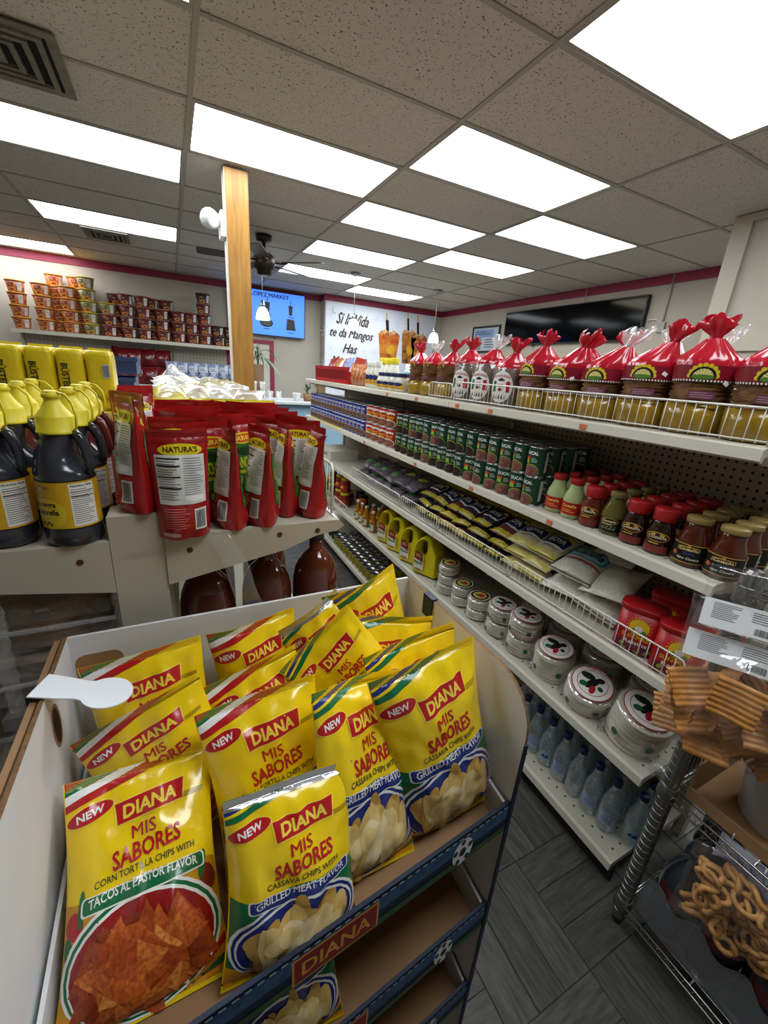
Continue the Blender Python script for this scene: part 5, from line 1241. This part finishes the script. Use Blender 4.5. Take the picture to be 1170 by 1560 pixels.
for row in range(6):
    for c_ in range(5):
        x = .0+c_*.064; y = .955+row*.085
        pouch('red pouch in the %s row back, %s from the upright' % (ORD[row+1], ORD[c_]), x+rr.uniform(-.006, .006), y+rr.uniform(-.01, .01), Z1, rr.choice([PI-.6, PI-1.0, PI-.3, .5, PI+.3]), 0, rr.randint(0, 3)); n_ += 1
for row in range(3): pouch('red pouch on the cream top channel, %s back' % ORD[row], -.08, 1.05+row*.09, 1.331, PI+.8, 0, row)
# yellow and white packets piled behind
pk_cols = [('yellow', '#d7c320'), ('white', '#d6d6cf'), ('green and white', '#b9c9a0'), ('cream', '#d9cfae'), ('pale brown', '#bda98a')]
for k in range(6):
    soft('yellow_packet', .12, .19, .028, mat('packet_yellow', '#d7c320', .25, coat=.4, bump=.4, bscale=40), 'yellow packet standing behind the red pouches, %s from the left' % ORD[k], 'packet', (.0+.055*k, 1.56+.01*(k % 2), Z1), .1*(k % 3), 0, 0, 300+k, group='yellow packets')
k = 0
for row in range(6):
    for c_ in range(4):
        nm, cl = pk_cols[(row*2+c_*3) % 5]
        for lv in range(3):
            soft('piled_packet', .13, .20, .03, mat('packet_'+cl.lstrip('#'), cl, .22, coat=.5, bump=.5, bscale=40, col2='#8f8577', scale=16), '%s packet piled behind the pouches, row %s, column %s, %s layer' % (nm, ORD[row], ORD[c_], ('bottom', 'middle', 'top')[lv]), 'packet', (.0+c_*.085, 1.78+row*.22-.02*lv, Z1+.035+lv*.062), rr.uniform(-.3, .3), math.radians(-78), 0, 330+k, group='piled packets on the island'); k += 1
# blue trays
M_BTR = mat('blue_tray_plastic', '#22366a', .4)
for l in range(4):
    t = thing('blue_tray', '%s blue plastic tray in the stack behind the coffee' % ('lowest', 'second', 'third', 'topmost')[l], 'tray', (-.26 if l < 3 else -.245, 2.2, Z1+l*.079), 0, 'stacked blue trays')
    for b_ in ((-.12, .12, -.15, .15, 0, .004), (-.12, .12, -.15, -.145, .004, .062), (-.12, .12, .145, .15, .004, .062), (-.12, -.115, -.145, .145, .004, .062), (.115, .12, -.145, .145, .004, .062)): MB().box(*b_).build('tray_wall', M_BTR, t)
    MB().box(-.127, .127, -.157, -.15, .05, .066).build('rim', M_BTR, t)
    for q in range(3): MB().box(-.09+q*.085, -.086+q*.085, -.153, -.150, .006, .05).build('rib', M_BTR, t)
t = soft('clear_bag', .14, .17, .02, film('crinkled_clear', '#ffffff', .7, .12, .6), 'crinkled clear bag with printed lines draped behind the pouches', 'bag', (-.03, 2.02, 1.44), .2, math.radians(-40), math.radians(40), 411)
o = MB().grid(lambda a, b: Vector((.05+.045*(a-.5)+.075*b+.008*math.sin(6*b), .792-.045*b-.012*math.sin(PI*b)-.006*abs(math.sin(9*a)), 1.284-.165*b)), 6, 12).build('clear_plastic_strip', M_FILM); tag(o, 'loose strip of clear plastic hanging from the island shelf', 'plastic strip')
# amber gallon jars below the shelf
M_AMB = mat('amber_syrup', '#4a1a0a', .05, coat=.8, col2='#5c240e', scale=5)
P_GJ = [(.050, 0), (.057, .006), (.059, .03), (.059, .20), (.0575, .225), (.053, .248), (.044, .270), (.032, .286), (.020, .297), (.017, .302), (.017, .33)]
GJ = jar('syrup_jar', 'x', P_GJ, M_AMB, cap_at(.021, .326, .02), '#2c2018', None, 'jar', 'amber syrup jars', n=32)
for x, y, lb in [(.032, .90, 'amber syrup jar beside the cream upright'), (.168, .915, 'amber syrup jar in the middle under the island shelf'), (.298, .935, 'amber syrup jar at the right end under the island shelf'), (.05, 1.05, 'amber syrup jar in the row behind, next to the upright'), (.19, 1.06, 'amber syrup jar hidden in the row behind')]: place(GJ, USED, (x, y, .862), 0, lb)
# clear clamshells of round tostadas at the left
M_CLAM = film('clamshell', '#ffffff', .72, .08, .75)
M_COOK = mat('baked_round', '#9c7646', .7, col2='#7d5a32', scale=30, bump=.2)
def clam(label, x, y, z, seed):
    t = thing('clamshell', label, 'food container', (x, y, z), 0, 'clear clamshells of baked rounds')
    prof = []; k = 0; z_ = .006
    while z_ < .085: prof += [(.080, z_), (.084+.002*math.sin(k*2.2+seed), z_+.005), (.080, z_+.010)]; z_ += .0125; k += 1
    MB().lathe(prof, 26, fn=lambda q, a, k_: Vector((q.x, q.y, q.z+.003*math.sin(3*a+k_*.3)))).build('stack_of_rounds', M_COOK, t)
    MB().bbox(-.094, .094, -.092, .092, .001, .052, .010).build('lower_shell', M_CLAM, t); MB().bbox(-.094, .094, -.092, .092, .054, .104, .012).build('upper_shell', M_CLAM, t)
    mb = MB(); mb.box(-.102, .102, -.100, -.094, .050, .056); mb.build('rim', film('clamshell_rim', '#ffffff', .5, .08, .7), t)
for k, (x, y, z) in enumerate([(-.235, .90, .862), (-.235, .905, .968), (-.235, .91, 1.074), (-.44, .90, .862), (-.44, .905, .968), (-.44, .91, 1.074)]):
    clam('%s clear container of baked rounds, %s' % (('lowest', 'middle', 'topmost')[k % 3], ('next to the cream upright', 'at the left photo edge')[k//3]), x, y, z, k)
# ================================================================ far wall: shelf of noodle cups
ws = thing('wall_shelving', 'pearl wall shelving with pegboard back under the crimson trim', 'shelving', (0, 0, 0))
MB().box(-1.80, 1.02, 7.775, 7.797, .1, 1.80).build('pegboard_panel', M_PEGW, ws)
for z in (1.825, 1.19, .6):
    o = MB().box(-1.82, 1.02, 7.385, 7.774, z-.03, z).build('shelf', M_PEARL, ws); MB().box(-1.82, 1.02, 7.375, 7.3845, z-.045, z+.004).build('price_rail', M_LIP, o)
for x in (-1.80, -.86, .08, 1.0): MB().box(x-.015, x+.015, 7.745, 7.774, .02, 1.80).build('upright', M_PEARL, ws)
def cup(nm, c1, c2, rim):
    t = thing('noodle_cup', 'x', 'noodle cup', group='noodle cups on the wall shelf')
    pf = [(.074, 0), (.078, .004), (.100, .136), (.106, .138), (.107, .148), (.102, .150)]
    MB().lathe(pf[:3], 18).build('paper_cup', mat('cup_'+nm, c1, .45, col2=c2, scale=24), t)
    MB().lathe([(.100, .136), (.106, .138), (.107, .147), (.103, .1495), (.001, .1485)], 18).build('lid_rim', mat('cup_rim_'+nm, rim, .4), t)
    d = Decal(); d.rect(.085, .072, .055, .10, C('#cfccc6', .4), 1); d.lines(.085, .072, .045, .09, 7, C('#55524c', .4), 2); d.rect(-.02, .088, .085, .045, C(c2, .4), 1, rot=.1); d.lines(-.02, .088, .06, .03, 2, C('#e6d9c0', .4), 2); d.ell(-.015, .035, .05, .022, C('#c98a3a', .4), 2); d.ell(-.01, .034, .03, .012, C('#7c2a1a', .4), 3)
    d.build('cup_print', on_lathe(pf[:3]), t, L=.04)
    return t
cups = {'orange': cup('orange', '#b8743a', '#8f3a22', '#c9892c'), 'olive': cup('olive', '#9a8a4a', '#5c5a3a', '#c9a02c'), 'red': cup('red', '#7a2420', '#4a1612', '#8a6a60'), 'dark': cup('dark', '#4a2a28', '#2b1816', '#5a4a46')}
cols_ = [(30, 4, 'orange'), (62, 4, 'orange'), (97, 4, 'orange'), (125, 5, 'olive'), (152, 3, 'red'), (180, 4, 'red'), (206, 4, 'red'), (235, 3, 'red'), (262, 3, 'red'), (284, 3, 'red'), (307, 5, 'red'), (330, 2, 'dark'), (352, 2, 'dark')]
for i, (px, n, c_) in enumerate(cols_):
    X = -1.96+px*.00812
    for l in range(n):
        col = 'olive' if (i == 4 and l == 2) else ('dark' if (i == 10 and l == 4) else c_)
        place(cups[col], USED, (X, 7.51, 1.826+l*.1455), -.1+.25*math.sin(i*3+l*2), '%s noodle cup, %s from the bottom in the %s column from the left' % (col, ORD[l], ORD[i]))
for i, (px, n) in enumerate([(75, 5), (105, 5), (160, 4), (215, 4), (240, 4)]):
    X = -1.93+px*.00812
    for l in range(n): place(cups['orange' if i < 2 else 'red'], USED, (X, 7.66, 1.826+l*.1455), .2, '%s noodle cup in the back row, %s up, %s back column from the left' % ('orange' if i < 2 else 'red', ORD[l], ORD[i]))
# bags on the lower wall shelf
M_BLBAG = mat('blue_snack_bag', '#274f96', .25, coat=.4, col2='#cfd5dd', scale=14, bump=.4, bscale=20)
M_RDBAG = mat('dark_red_snack_bag', '#7c1119', .25, coat=.4, col2='#4a0a10', scale=12, bump=.5, bscale=20)
db = Decal(); db.rect(0, .72, .8, .2, C('#c9d3df'), 1); db.lines(0, .72, .6, .14, 2, C('#5a3a2a'), 2); db.ell(0, .3, .3, .12, C('#c9a24a'), 1)
for k in range(7): soft('snack_bag', .17, .36, .05, M_BLBAG, 'blue snack bag on the wall shelf, %s from the left' % ORD[k], 'snack bag', (.02+k*.15, 7.50, 1.192), .1*math.sin(k*2), 0, 0, 500+k, db, 'blue snack bags')
for k in range(8):
    soft('snack_bag', .26, .26, .06, M_RDBAG, 'dark red snack bag, %s in the %s row on the wall shelf' % (ORD[k % 4], ('lower', 'upper')[k//4]), 'snack bag', (-.66+(k % 4)*.19, 7.50+.05*(k//4), 1.192+.245*(k//4)), .15*math.sin(k*3), math.radians(-6), math.radians((2 if k < 4 else 8)*math.sin(k*5)), 520+k, None, 'dark red snack bags')
for k in range(5): soft('snack_bag', .22, .32, .05, mat('brown_snack_bag', '#5a3a22', .3, coat=.3, col2='#a98a4a', scale=12), 'brown snack bag low on the wall shelf at the left, %s' % ORD[k], 'snack bag', (-1.65+k*.23, 7.52, 1.192), .1, 0, 0, 540+k, None, 'brown snack bags')
# ---------------------------------------------------------------- blue menu screen
t = thing('menu_screen', 'wall mounted screen with a blue store menu behind the wooden post', 'screen', (1.565, 7.70, 2.072))
MB().box(-.625, .625, 0, .045, 0, .70).build('casing', M_BLACK, t)
MB().box(-.611, .611, -.003, -.0005, .014, .686).build('lit_panel', mat('blue_screen', '#3f7df0', .3, emit=1.15), t)
d = Decal(); INK = C('#10183c', .4)
d.text('LOPEZ MARKET', .03, .625, .62, .060, INK, 1, bold=.04)
def scup(x, y, s): d.poly([(x-.045*s, y+.09*s), (x-.03*s, y-.09*s), (x+.03*s, y-.09*s), (x+.045*s, y+.09*s)], C('#1d1a20', .4), 1); d.rect(x, y+.13*s, .012*s, .10*s, C('#1d1a20', .4), 1, rot=-.15)
scup(-.02, .44, .9); scup(.37, .43, .85); scup(-.42, .44, .9)
d.ell(-.04, .20, .11, .065, C('#1c2018', .4), 1); d.ell(-.04, .205, .085, .045, C('#4a5240', .4), 2); d.poly([(.29, .12), (.46, .12), (.43, .29), (.31, .30)], C('#2a2422', .4), 1); d.ell(-.42, .2, .1, .06, C('#2a2422', .4), 1)
for x, y in ((-.01, .335), (.38, .325), (-.04, .11), (.37, .08), (-.42, .33)): d.rect(x, y, .10, .012, INK, 1)
d.build('menu_print', on_flat(-.003), t, L=.2)
for x in (-.4, .1): MB().box(x-.008, x+.008, .01, .03, -.04, -.001).build('bracket', M_BLACK, t)
# door with crimson frame under the screen
dr_ = struct(MB().box(.94, 1.58, 7.775, 7.798, .01, 1.93).build('door_1', mat('door_paint', '#d0cabd', .6)))
for b_ in ((1.58, 1.655, 7.765, 7.797, .0, 2.0), (.865, .94, 7.765, 7.797, 0, 2.0), (.94, 1.58, 7.765, 7.797, 1.93, 2.0)): MB().box(*b_).build('door_frame', M_TRIM, dr_)
# ---------------------------------------------------------------- mural
t = thing('mural', 'white wall mural with lettering and three mango drinks', 'mural', (2.515, 7.545, 1.15))
MB().box(0, 2.27, -.006, .002, 0, 1.575).build('panel', mat('mural_white', '#dfe3ee', .5), t)
d = Decal(); K = C('#2a211c', .5); SH = C('#a9a3a0', .5)
for tx, cx, cy, w_, h_ in (('Si la Vida', .53, 1.325, .62, .19), ('te da Mangos', .50, 1.065, .84, .19), ('Has', .49, .835, .26, .16), ('Mangonadas', .53, .60, .78, .17)):
    d.text(tx, cx+.012, cy-.014, w_, h_, SH, 2, -.02, .0, slant=.35); d.text(tx, cx, cy, w_, h_, K, 3, -.02, .014, slant=.35)
d.build('mural_lettering', on_flat(-.006), t, L=.4, dh=.0012); d = Decal()
for i in range(9):
    for j in range(5):
        x, y = .1+i*.22-(.11 if j % 2 else 0), .25+j*.28
        for a in (0, PI/3, 2*PI/3): d.rect(x, y, .20, .005, C('#c2c7d2', .5), 0, a)
tag(d.build('mural_pattern', on_flat(-.006), t, L=.4, dh=.0012), kind='stuff'); d = Decal()
d.ell(.16, 1.44, .055, .055, C('#c9c4b4', .5), 1); d.ell(.18, 1.45, .045, .045, C('#dfe3ee', .5), 2)
def mcup(x, y, w_, h_, layers):
    P = lambda a, b: [(x-w_*(.36+.14*a), y+h_*a), (x+w_*(.36+.14*a), y+h_*a), (x+w_*(.36+.14*b), y+h_*b), (x-w_*(.36+.14*b), y+h_*b)]
    a = 0
    for c_, b in layers: d.poly(P(a, b), mat('drink_'+c_.lstrip('#'), c_, .4, col2='#d08a34', scale=9), 3); a = b
    for k in range(6): d.ell(x-w_*.34+k*w_*.135, y+h_*(1.03+.05*math.sin(k*2)), w_*.10, h_*.07, C(['#c98f5a', '#e0b070', '#a8653a'][k % 3], .4), 4+.1*k)
    d.rect(x-w_*.12, y+h_*1.28, w_*.13, h_*.40, C('#2a1612', .4), 3, .12); d.rect(x-w_*.17, y+h_*1.58, w_*.07, h_*.26, C('#cdbb6a', .4), 2, .12)
    d.ell(x+w_*.1, y+h_*.45, w_*.2, h_*.16, C('#d9a52c', .4), 4, .5)
mcup(1.27, .66, .46, .50, [('#8a2f1c', .3), ('#c97a2c', .62), ('#b2381e', 1.0)])
mcup(1.93, .60, .36, .56, [('#5a2a1e', .4), ('#a85a2a', .75), ('#8f3a20', 1.0)]); mcup(1.70, .66, .32, .55, [('#3f1d16', .45), ('#9a5a2a', .8), ('#7d3a20', 1.0)])
d.build('mural_drinks', on_flat(-.006), t, L=.4, dh=.0012)
# ---------------------------------------------------------------- right wall: wide black screen, framed poster, conduit
t = thing('wide_television', 'very wide black television hung on the right wall', 'television', (4.90, 4.45, 2.165), -PI/2)
MB().bbox(-1.15, 1.15, -.02, .04, 0, .48, .006).build('casing', M_BLACK, t)
MB().box(-1.138, 1.138, -.0225, -.0202, .014, .468).build('dark_glass', mat('screen_glass', '#040505', .10, spec=.12), t)
d = Decal(); d.text('LG', .0, .008, .025, .007, C('#7d7d7d', .4), 1); d.build('maker_mark', on_flat(-.0215), t, L=.1)
for x in (-.5, .45): MB().box(x-.012, x+.012, 0, .02, -.03, -.001).build('mount_foot', M_BLACK, t)
MB().tube([(-.2, .01, -.002), (-.19, .015, -.12), (-.17, .02, -.25)], .006, 6).build('cable', M_BLACK, t)
MB().tube([(.28, .0, .48), (.28, .0, .64)], .006, 6).build('ceiling_cable', mat('grey_conduit', '#a9a59b', .5), t)
t = thing('framed_poster', 'black framed poster left of the wide television', 'picture', (4.935, 6.12, 2.06), -PI/2)
for b_ in ((-.36, .36, -.012, .012, 0, .03), (-.36, .36, -.012, .012, .40, .43), (-.36, -.33, -.012, .012, .03, .40), (.33, .36, -.012, .012, .03, .40)): MB().box(*b_).build('frame', M_BLACK, t)
MB().box(-.33, .33, 0, .008, .03, .40).build('poster', mat('poster_paper', '#b9c2cc', .4), t)
d = Decal(); d.rect(-.05, .31, .5, .12, C('#7d9ac9'), 1); d.lines(-.06, .32, .42, .07, 2, C('#3c4a3a'), 2); d.rect(-.2, .15, .22, .2, C('#7f9a86'), 1); d.lines(.14, .15, .3, .16, 4, C('#3a3f48'), 2); d.build('poster_print', on_flat(0), t, L=.3)
t = thing('wall_conduit', 'pale conduit and junction box beside the wide television', 'conduit', (4.935, 3.10, 2.28), -PI/2)
MB().tube([(0, 0, .06), (0, 0, .54)], .009, 8).build('pipe', mat('grey_conduit', '#a9a59b', .5), t); MB().bbox(-.04, .04, -.02, .014, -.04, .07, .005).build('junction_box', mat('grey_conduit', '#a9a59b', .5), t)
MB().tube([(.02, -.01, .05), (-.08, -.012, .10), (-.17, -.012, .10)], .006, 6).build('lead', M_WHITE, t)
# ---------------------------------------------------------------- serving counter with cups and plants
t = thing('serving_counter', 'pale blue serving counter with light top beyond the shelving', 'counter', (0, 0, 0))
MB().box(.62, 4.2, 5.62, 6.10, .002, 1.118).build('blue_front', mat('counter_blue', '#8fb2c9', .6), t); MB().bbox(.56, 4.25, 5.52, 6.2, 1.12, 1.16, .006).build('counter_top', mat('counter_top', '#c5cacb', .35), t)
ccup = thing('clear_cup', 'x', 'cup', group='clear plastic cups on the counter')
MB().lathe([(.030, .002), (.042, .11), (.044, .112)], 14, cap=False).build('cup_wall', film('cup_plastic', '#ffffff', .6, .1, .5), ccup); MB().lathe([(.030, 0), (.030, .002)], 14).build('cup_base', film('cup_plastic', '#ffffff', .6, .1, .5), ccup)
for k in range(5):
    for l in range(2 if k < 3 else 1): place(ccup, USED, (.86+k*.105, 5.75+.03*(k % 2), 1.161+l*.114), 0, '%s clear cup in the %s stack on the counter' % (('lower', 'upper')[l], ORD[k]))
t = thing('white_cup', 'small white cup on the counter', 'cup', (1.50, 5.66, 1.161)); MB().lathe([(.040, 0), (.055, .10), (.057, .105), (.052, .105), (.038, .006)], 16).build('cup_body', M_WHITE, t)
M_LEAF = mat('leaf_green', '#3f5a34', .5, noise_amt=.3, scale=12); M_LEAF2 = mat('dusty_leaf', '#6f8268', .5, noise_amt=.25, scale=12)
def leaf(mb, p0, az, el, L, wd, droop, n=7):
    d0 = Vector((math.cos(az)*math.cos(el), math.sin(az)*math.cos(el), math.sin(el))); sd = Vector((-math.sin(az), math.cos(az), 0)); P = []
    for k in range(n+1):
        s = k/n; c_ = Vector(p0)+d0*L*s+Vector((0, 0, -droop*L*s*s)); w_ = wd*math.sin(PI*min(1, .12+s*.88))**.8; P.append((c_-sd*w_+Vector((0, 0, .15*w_)), c_, c_+sd*w_+Vector((0, 0, .15*w_))))
    vv = [q for r_ in P for q in r_]; fs = []
    for k in range(n): a = 3*k; fs += [(a, a+1, a+4, a+3), (a+1, a+2, a+5, a+4)]
    mb.add(vv, fs, 0, True)
def plant(nm, lb, loc, n, L, wd, droop, z0, m, pot, seed, el0=.3, el1=1.3):
    t = thing(nm, lb, 'plant', loc); rr_ = random.Random(seed)
    if pot: MB().lathe([(pot*.7, 0), (pot, .002), (pot*1.1, z0*.7), (pot*.95, z0*.7+.004), (pot*.9, z0*.6)], 16).build('pot', mat('clay_pot', '#8a6a4e', .8), t)
    MB().tube([(0, 0, z0*.4), (0, 0, z0)], .012, 6).build('stem', M_LEAF, t)
    for k in range(n):
        mb = MB(); leaf(mb, (0, 0, z0-rr_.uniform(0, .25)*z0), rr_.uniform(0, 2*PI), rr_.uniform(el0, el1), L*rr_.uniform(.7, 1.1), wd, droop); mb.build('leaf', m, t, fixn=False)
plant('potted_dracaena', 'tall narrow leaved plant right behind the wooden post', (1.06, 5.98, 1.161), 26, .42, .014, .9, .62, M_LEAF2, .07, 5)
plant('pineapple_top_plant', 'small spiky plant in a vase at the counter end', (1.66, 5.70, 1.161), 12, .13, .010, .1, .14, M_LEAF, .05, 8, .8, 1.4)
plant('trailing_plant', 'leafy plant beside the red basket on the counter', (1.86, 5.72, 1.161), 14, .20, .03, .8, .34, M_LEAF, .06, 9, .1, 1.2)
plant('agave_plant', 'spiky green agave on the far end of the middle shelf', (1.30, 3.96, .832), 14, .13, .013, .1, .05, mat('agave_green', '#2f6a4a', .45), .05, 10, .3, 1.3)
# ================================================================ goods on the wire rack
M_WHEAT = mat('fried_wheat', '#cb8d48', .5, col2='#b0742f', scale=40, bump=.2, coat=.2)
def slab(t, loc, rx, ry, rz, s=.085, seed=0):
    """ridged square of puffed wheat"""
    M = Matrix.Translation(loc) @ Matrix.Rotation(rz, 4, 'Z') @ Matrix.Rotation(ry, 4, 'Y') @ Matrix.Rotation(rx, 4, 'X')
    f = lambda a, b, o: M @ Vector(((a-.5)*s+.0015*math.sin(b*17), (b-.5)*s, .004*abs(math.sin(b*PI*7))+.012*(a-.5)**2*4*.5+.003*math.sin(a*9+seed)+o))
    mb = MB(); mb.grid(lambda a, b: f(a, b, 0), 4, 28); mb.grid(lambda a, b: f(a, b, .004), 4, 28, flip=True)
    return mb.build('wheat_square', M_WHEAT, t)
CLB = film('snack_bag_film', '#ffffff', .90, .06, .85)
t = thing('wheat_snack_bag', 'clear bag of square ridged wheat snacks hanging on the rack', 'snack bag', (1.085, .300, .785))
rr = random.Random(8)
face = Matrix.Rotation(math.radians(-62), 4, 'Z')
# local: a along the bag face (towards the near end), d depth away from the viewer
def bagpt(a, d_, z): v = face @ Vector((a, d_, z)); return (v.x, v.y, v.z)
slab(t, bagpt(.0, -.05, .19), math.radians(74), .12, math.radians(-62), .088, 1)
slab(t, bagpt(-.05, -.01, .10), math.radians(50), -.2, math.radians(-40), .095, 2)
for k in range(20): slab(t, bagpt(-.07+.05*(k % 5)+rr.uniform(-.01, .01), rr.uniform(-.03, .05), .04+.045*(k//5)+rr.uniform(-.01, .01)), math.radians(rr.uniform(30, 80)), rr.uniform(-.5, .5), math.radians(-62+rr.uniform(-50, 50)), .088, k)
f, b = pillow(.30, .30, .075, 77, .010, .04, .04, .5)
mb = MB(); sp = lambda a: math.sin((a-.5)*PI)*.5
mb.grid(lambda a, q: bagpt(f(sp(a)*.30, q*.30).x+.03, f(sp(a)*.30, q*.30).y, q*.30-.01), 24, 30); mb.grid(lambda a, q: bagpt(b(sp(a)*.30, q*.30).x+.03, b(sp(a)*.30, q*.30).y, q*.30-.01), 24, 30, flip=True)
mb.build('clear_film', CLB, t, merge=1e-5)
MB().tube([bagpt(.03, 0, .285), bagpt(.03, .02, .46)], .002, 5).build('hanging_cord', M_WHITE, t)
# wheel/flat snack bags with nutrition stickers above
M_STK = mat('sticker_paper', '#e3e4e4', .5)
for k, (loc, sz, lb) in enumerate([((1.07, .335, 1.115), (.12, .058), 'upper white nutrition sticker on a clear bag at the right edge'), ((1.060, .330, 1.035), (.14, .058), 'lower white nutrition sticker on a clear bag at the right edge')]):
    t = thing('stickered_bag', lb, 'snack bag', loc, math.radians(-62), 'clear bags with nutrition stickers')
    w_, h_ = sz
    f, b = pillow(w_*2, .16, .03, 60+k, .006, .04, .04, 0)
    bag = MB(); bag.grid(lambda a, q: f(sp(a)*w_*2, q*.16)+Vector((w_*.4, .032, -.03)), 16, 18); bag.grid(lambda a, q: b(sp(a)*w_*2, q*.16)+Vector((w_*.4, .032, -.03)), 16, 18, flip=True); bag.build('clear_film', CLB, t, merge=1e-5)
    c2 = lambda u, v, h: Vector((u, -.016-h+.004*math.sin(u*25)+.4*v, v))
    mb = MB(); mb.grid(lambda a, q: c2((a-.35)*w_*1.5, q*h_, 0), 12, 2); mb.build('sticker', M_STK, t, fixn=False)
    d = Decal(); d.lines(-.02, h_*.62, w_*.42, h_*.6, 9, C('#55565a', .5), 1, k+2, .3); d.lines(w_*.5, h_*.7, w_*.6, h_*.4, 5, C('#6a6b70', .5), 1, k+5, .3); d.bars(w_*.42, h_*.22, .034, h_*.24, C('#1b1b1b', .5), 1, 18, k+3); d.build('sticker_print', c2, t, L=.03)
    MB().tube([(w_*.4, .032, .12), (w_*.4, .04, 1.19-loc[2])], .002, 5).build('hanging_cord', M_WHITE, t)
# second wheat snack bag further right
t = thing('wheat_snack_bag', 'second clear bag of ridged wheat snacks cut by the right photo edge', 'snack bag', (1.20, .155, .75))
for k in range(9): slab(t, (rr.uniform(-.05, .05), rr.uniform(-.05, .06), .05+.03*(k//2)), math.radians(rr.uniform(30, 80)), rr.uniform(-.5, .5), math.radians(-60+rr.uniform(-40, 40)), .085, k+30)
f2, b2 = pillow(.24, .26, .07, 78, .010, .04, .04, .4)
mb = MB(); mb.grid(lambda a, q: face @ f2(sp(a)*.24, q*.26), 20, 24); mb.grid(lambda a, q: face @ b2(sp(a)*.24, q*.26), 20, 24, flip=True); mb.build('clear_film', CLB, t, merge=1e-5)
MB().tube([(0, 0, .25), (.02, 0, .44)], .002, 5).build('hanging_cord', M_WHITE, t)
# bag of ring snacks
t = thing('ring_snack_bag', 'clear bag of fried wheel rings at the lower right', 'snack bag', (1.13, .135, .30))
M_RING = mat('fried_ring', '#cf9a58', .5, col2='#b8803f', scale=50, bump=.2)
for k in range(120):
    a = rr.uniform(-.09, .10); z = .02+.19*(k/120); d_ = rr.uniform(-.035, .03); c_ = Vector(bagpt(a, d_, z)); ax = Matrix.Rotation(rr.uniform(0, 6), 4, 'Z') @ Matrix.Rotation(rr.uniform(-.9, .9)+PI/2, 4, 'X')
    r_ = rr.uniform(.017, .026); MB().tube([c_+ax @ Vector((r_*math.cos(q), r_*.72*math.sin(q),   .003*math.sin(3*q))) for q in [j*2*PI/14 for j in range(14)]], .0065, 6, closed=True).build('fried_ring', M_RING, t)
f3, b3 = pillow(.27, .27, .062, 79, .009, .04, .04, .4)
mb = MB(); mb.grid(lambda a, q: face @ (f3(sp(a)*.27, q*.27)+Vector((.005, 0, -.01))), 20, 24); mb.grid(lambda a, q: face @ (b3(sp(a)*.27, q*.27)+Vector((.005, 0, -.01))), 20, 24, flip=True); mb.build('clear_film', CLB, t, merge=1e-5)
MB().tube([bagpt(.0, 0, .25), bagpt(.0, .0, .285)], .002, 5).build('hanging_cord', M_WHITE, t)
# carton tray with a white tub on the middle shelf
t = thing('carton_tray', 'brown carton tray holding a white tub on the rack', 'carton', (0, 0, .587))
for b_ in ((1.135, 1.56, -.30, .318, 0, .004), (1.135, 1.140, -.30, .318, .004, .035), (1.555, 1.56, -.30, .318, .004, .10), (1.14, 1.555, .313, .318, .004, .11), (1.14, 1.555, -.30, -.295, .004, .10)): MB().box(*b_).build('carton_wall', M_CARD, t)
t = thing('white_tub', 'translucent white plastic tub with torn paper on the rack', 'tub', (1.285, .165, .593))
MB().lathe([(.088, 0), (.092, .004), (.108, .15), (.112, .152), (.112, .160), (.106, .160), (.104, .15), (.086, .008)], 32).build('tub_wall', mat('milky_plastic', '#c2c1c0', .35), t)
MB().lathe([(.098, .10), (.001, .10)], 24, cap=False).build('contents', mat('pale_contents', '#a8a487', .6), t)
d = Decal(); d.poly([(-.05, .05), (.02, .06), (.05, .10), (.03, .13), (-.04, .12), (-.06, .09)], M_STK, 1); d.build('torn_paper', on_lathe([(.092, 0), (.108, .15)]), t, L=.02)
t = thing('blue_label_scrap', 'torn blue and white printed wrapper edge hanging on the rack shelf', 'wrapper', (1.129, .225, .50))
mb = MB(); mb.grid(lambda a, q: Vector((.003*math.sin(7*a+4*q), -.20*a, .085*q+.02*math.sin(9*a)*(1-q))), 14, 6); mb.build('printed_paper', mat('blue_print_paper', '#2b3f8c', .5, col2='#cfd2d8', scale=9), t, fixn=False)
t['label'] = 'torn blue and white printed wrapper hanging from the rack shelf'
MB().tube([(0, -.02, .084), (.0, -.02, .104)], .0015, 4).build('tape', M_STK, t)
# shrink wrapped soda bottles on the bottom shelf
M_COLA = mat('dark_soda_bottle', '#2b2d36', .12, coat=.6)
P_SD = [(.040, 0), (.052, .006), (.053, .03), (.053, .17), (.049, .205), (.034, .245), (.018, .268), (.014, .278), (.014, .292)]
d = Decal(); d.rect(0, .155, .16, .045, C('#5c2228', .4), 1); d.text('Diet', .0, .160, .05, .022, C('#a9969a', .4), 2, bold=.03); d.rect(.095, .135, .04, .07, C('#a9aaa6', .4), 2); d.lines(.095, .135, .034, .06, 7, C('#33333a', .4), 3)
SD = jar('soda_bottle', 'x', P_SD, M_COLA, cap_at(.0155, .288, .016), '#17171a', d, 'bottle', 'dark soda bottles')
for i in range(7):
    for j in range(3): place(SD, USED, (1.185+j*.108, .262-i*.108, .107), math.radians(-40), 'dark soda bottle on the bottom rack shelf, %s row, %s from the far post' % (ORD[j], ORD[i]))
t = thing('shrink_wrap', 'grey shrink wrap around the soda bottles on the rack', 'shrink wrap', (1.129, .32, .107))
mb = MB(); mb.grid(lambda a, q: Vector((-.001+.006*math.sin(a*40)*0+.004*fnoise(a*20, q*6, 3), -.74*a, .004+.14*q+.02*math.sin(a*7*2*PI)*q)), 60, 8); mb.build('film_front', film('grey_shrink', '#aeb2bb', .55, .15, .5), t, fixn=False)
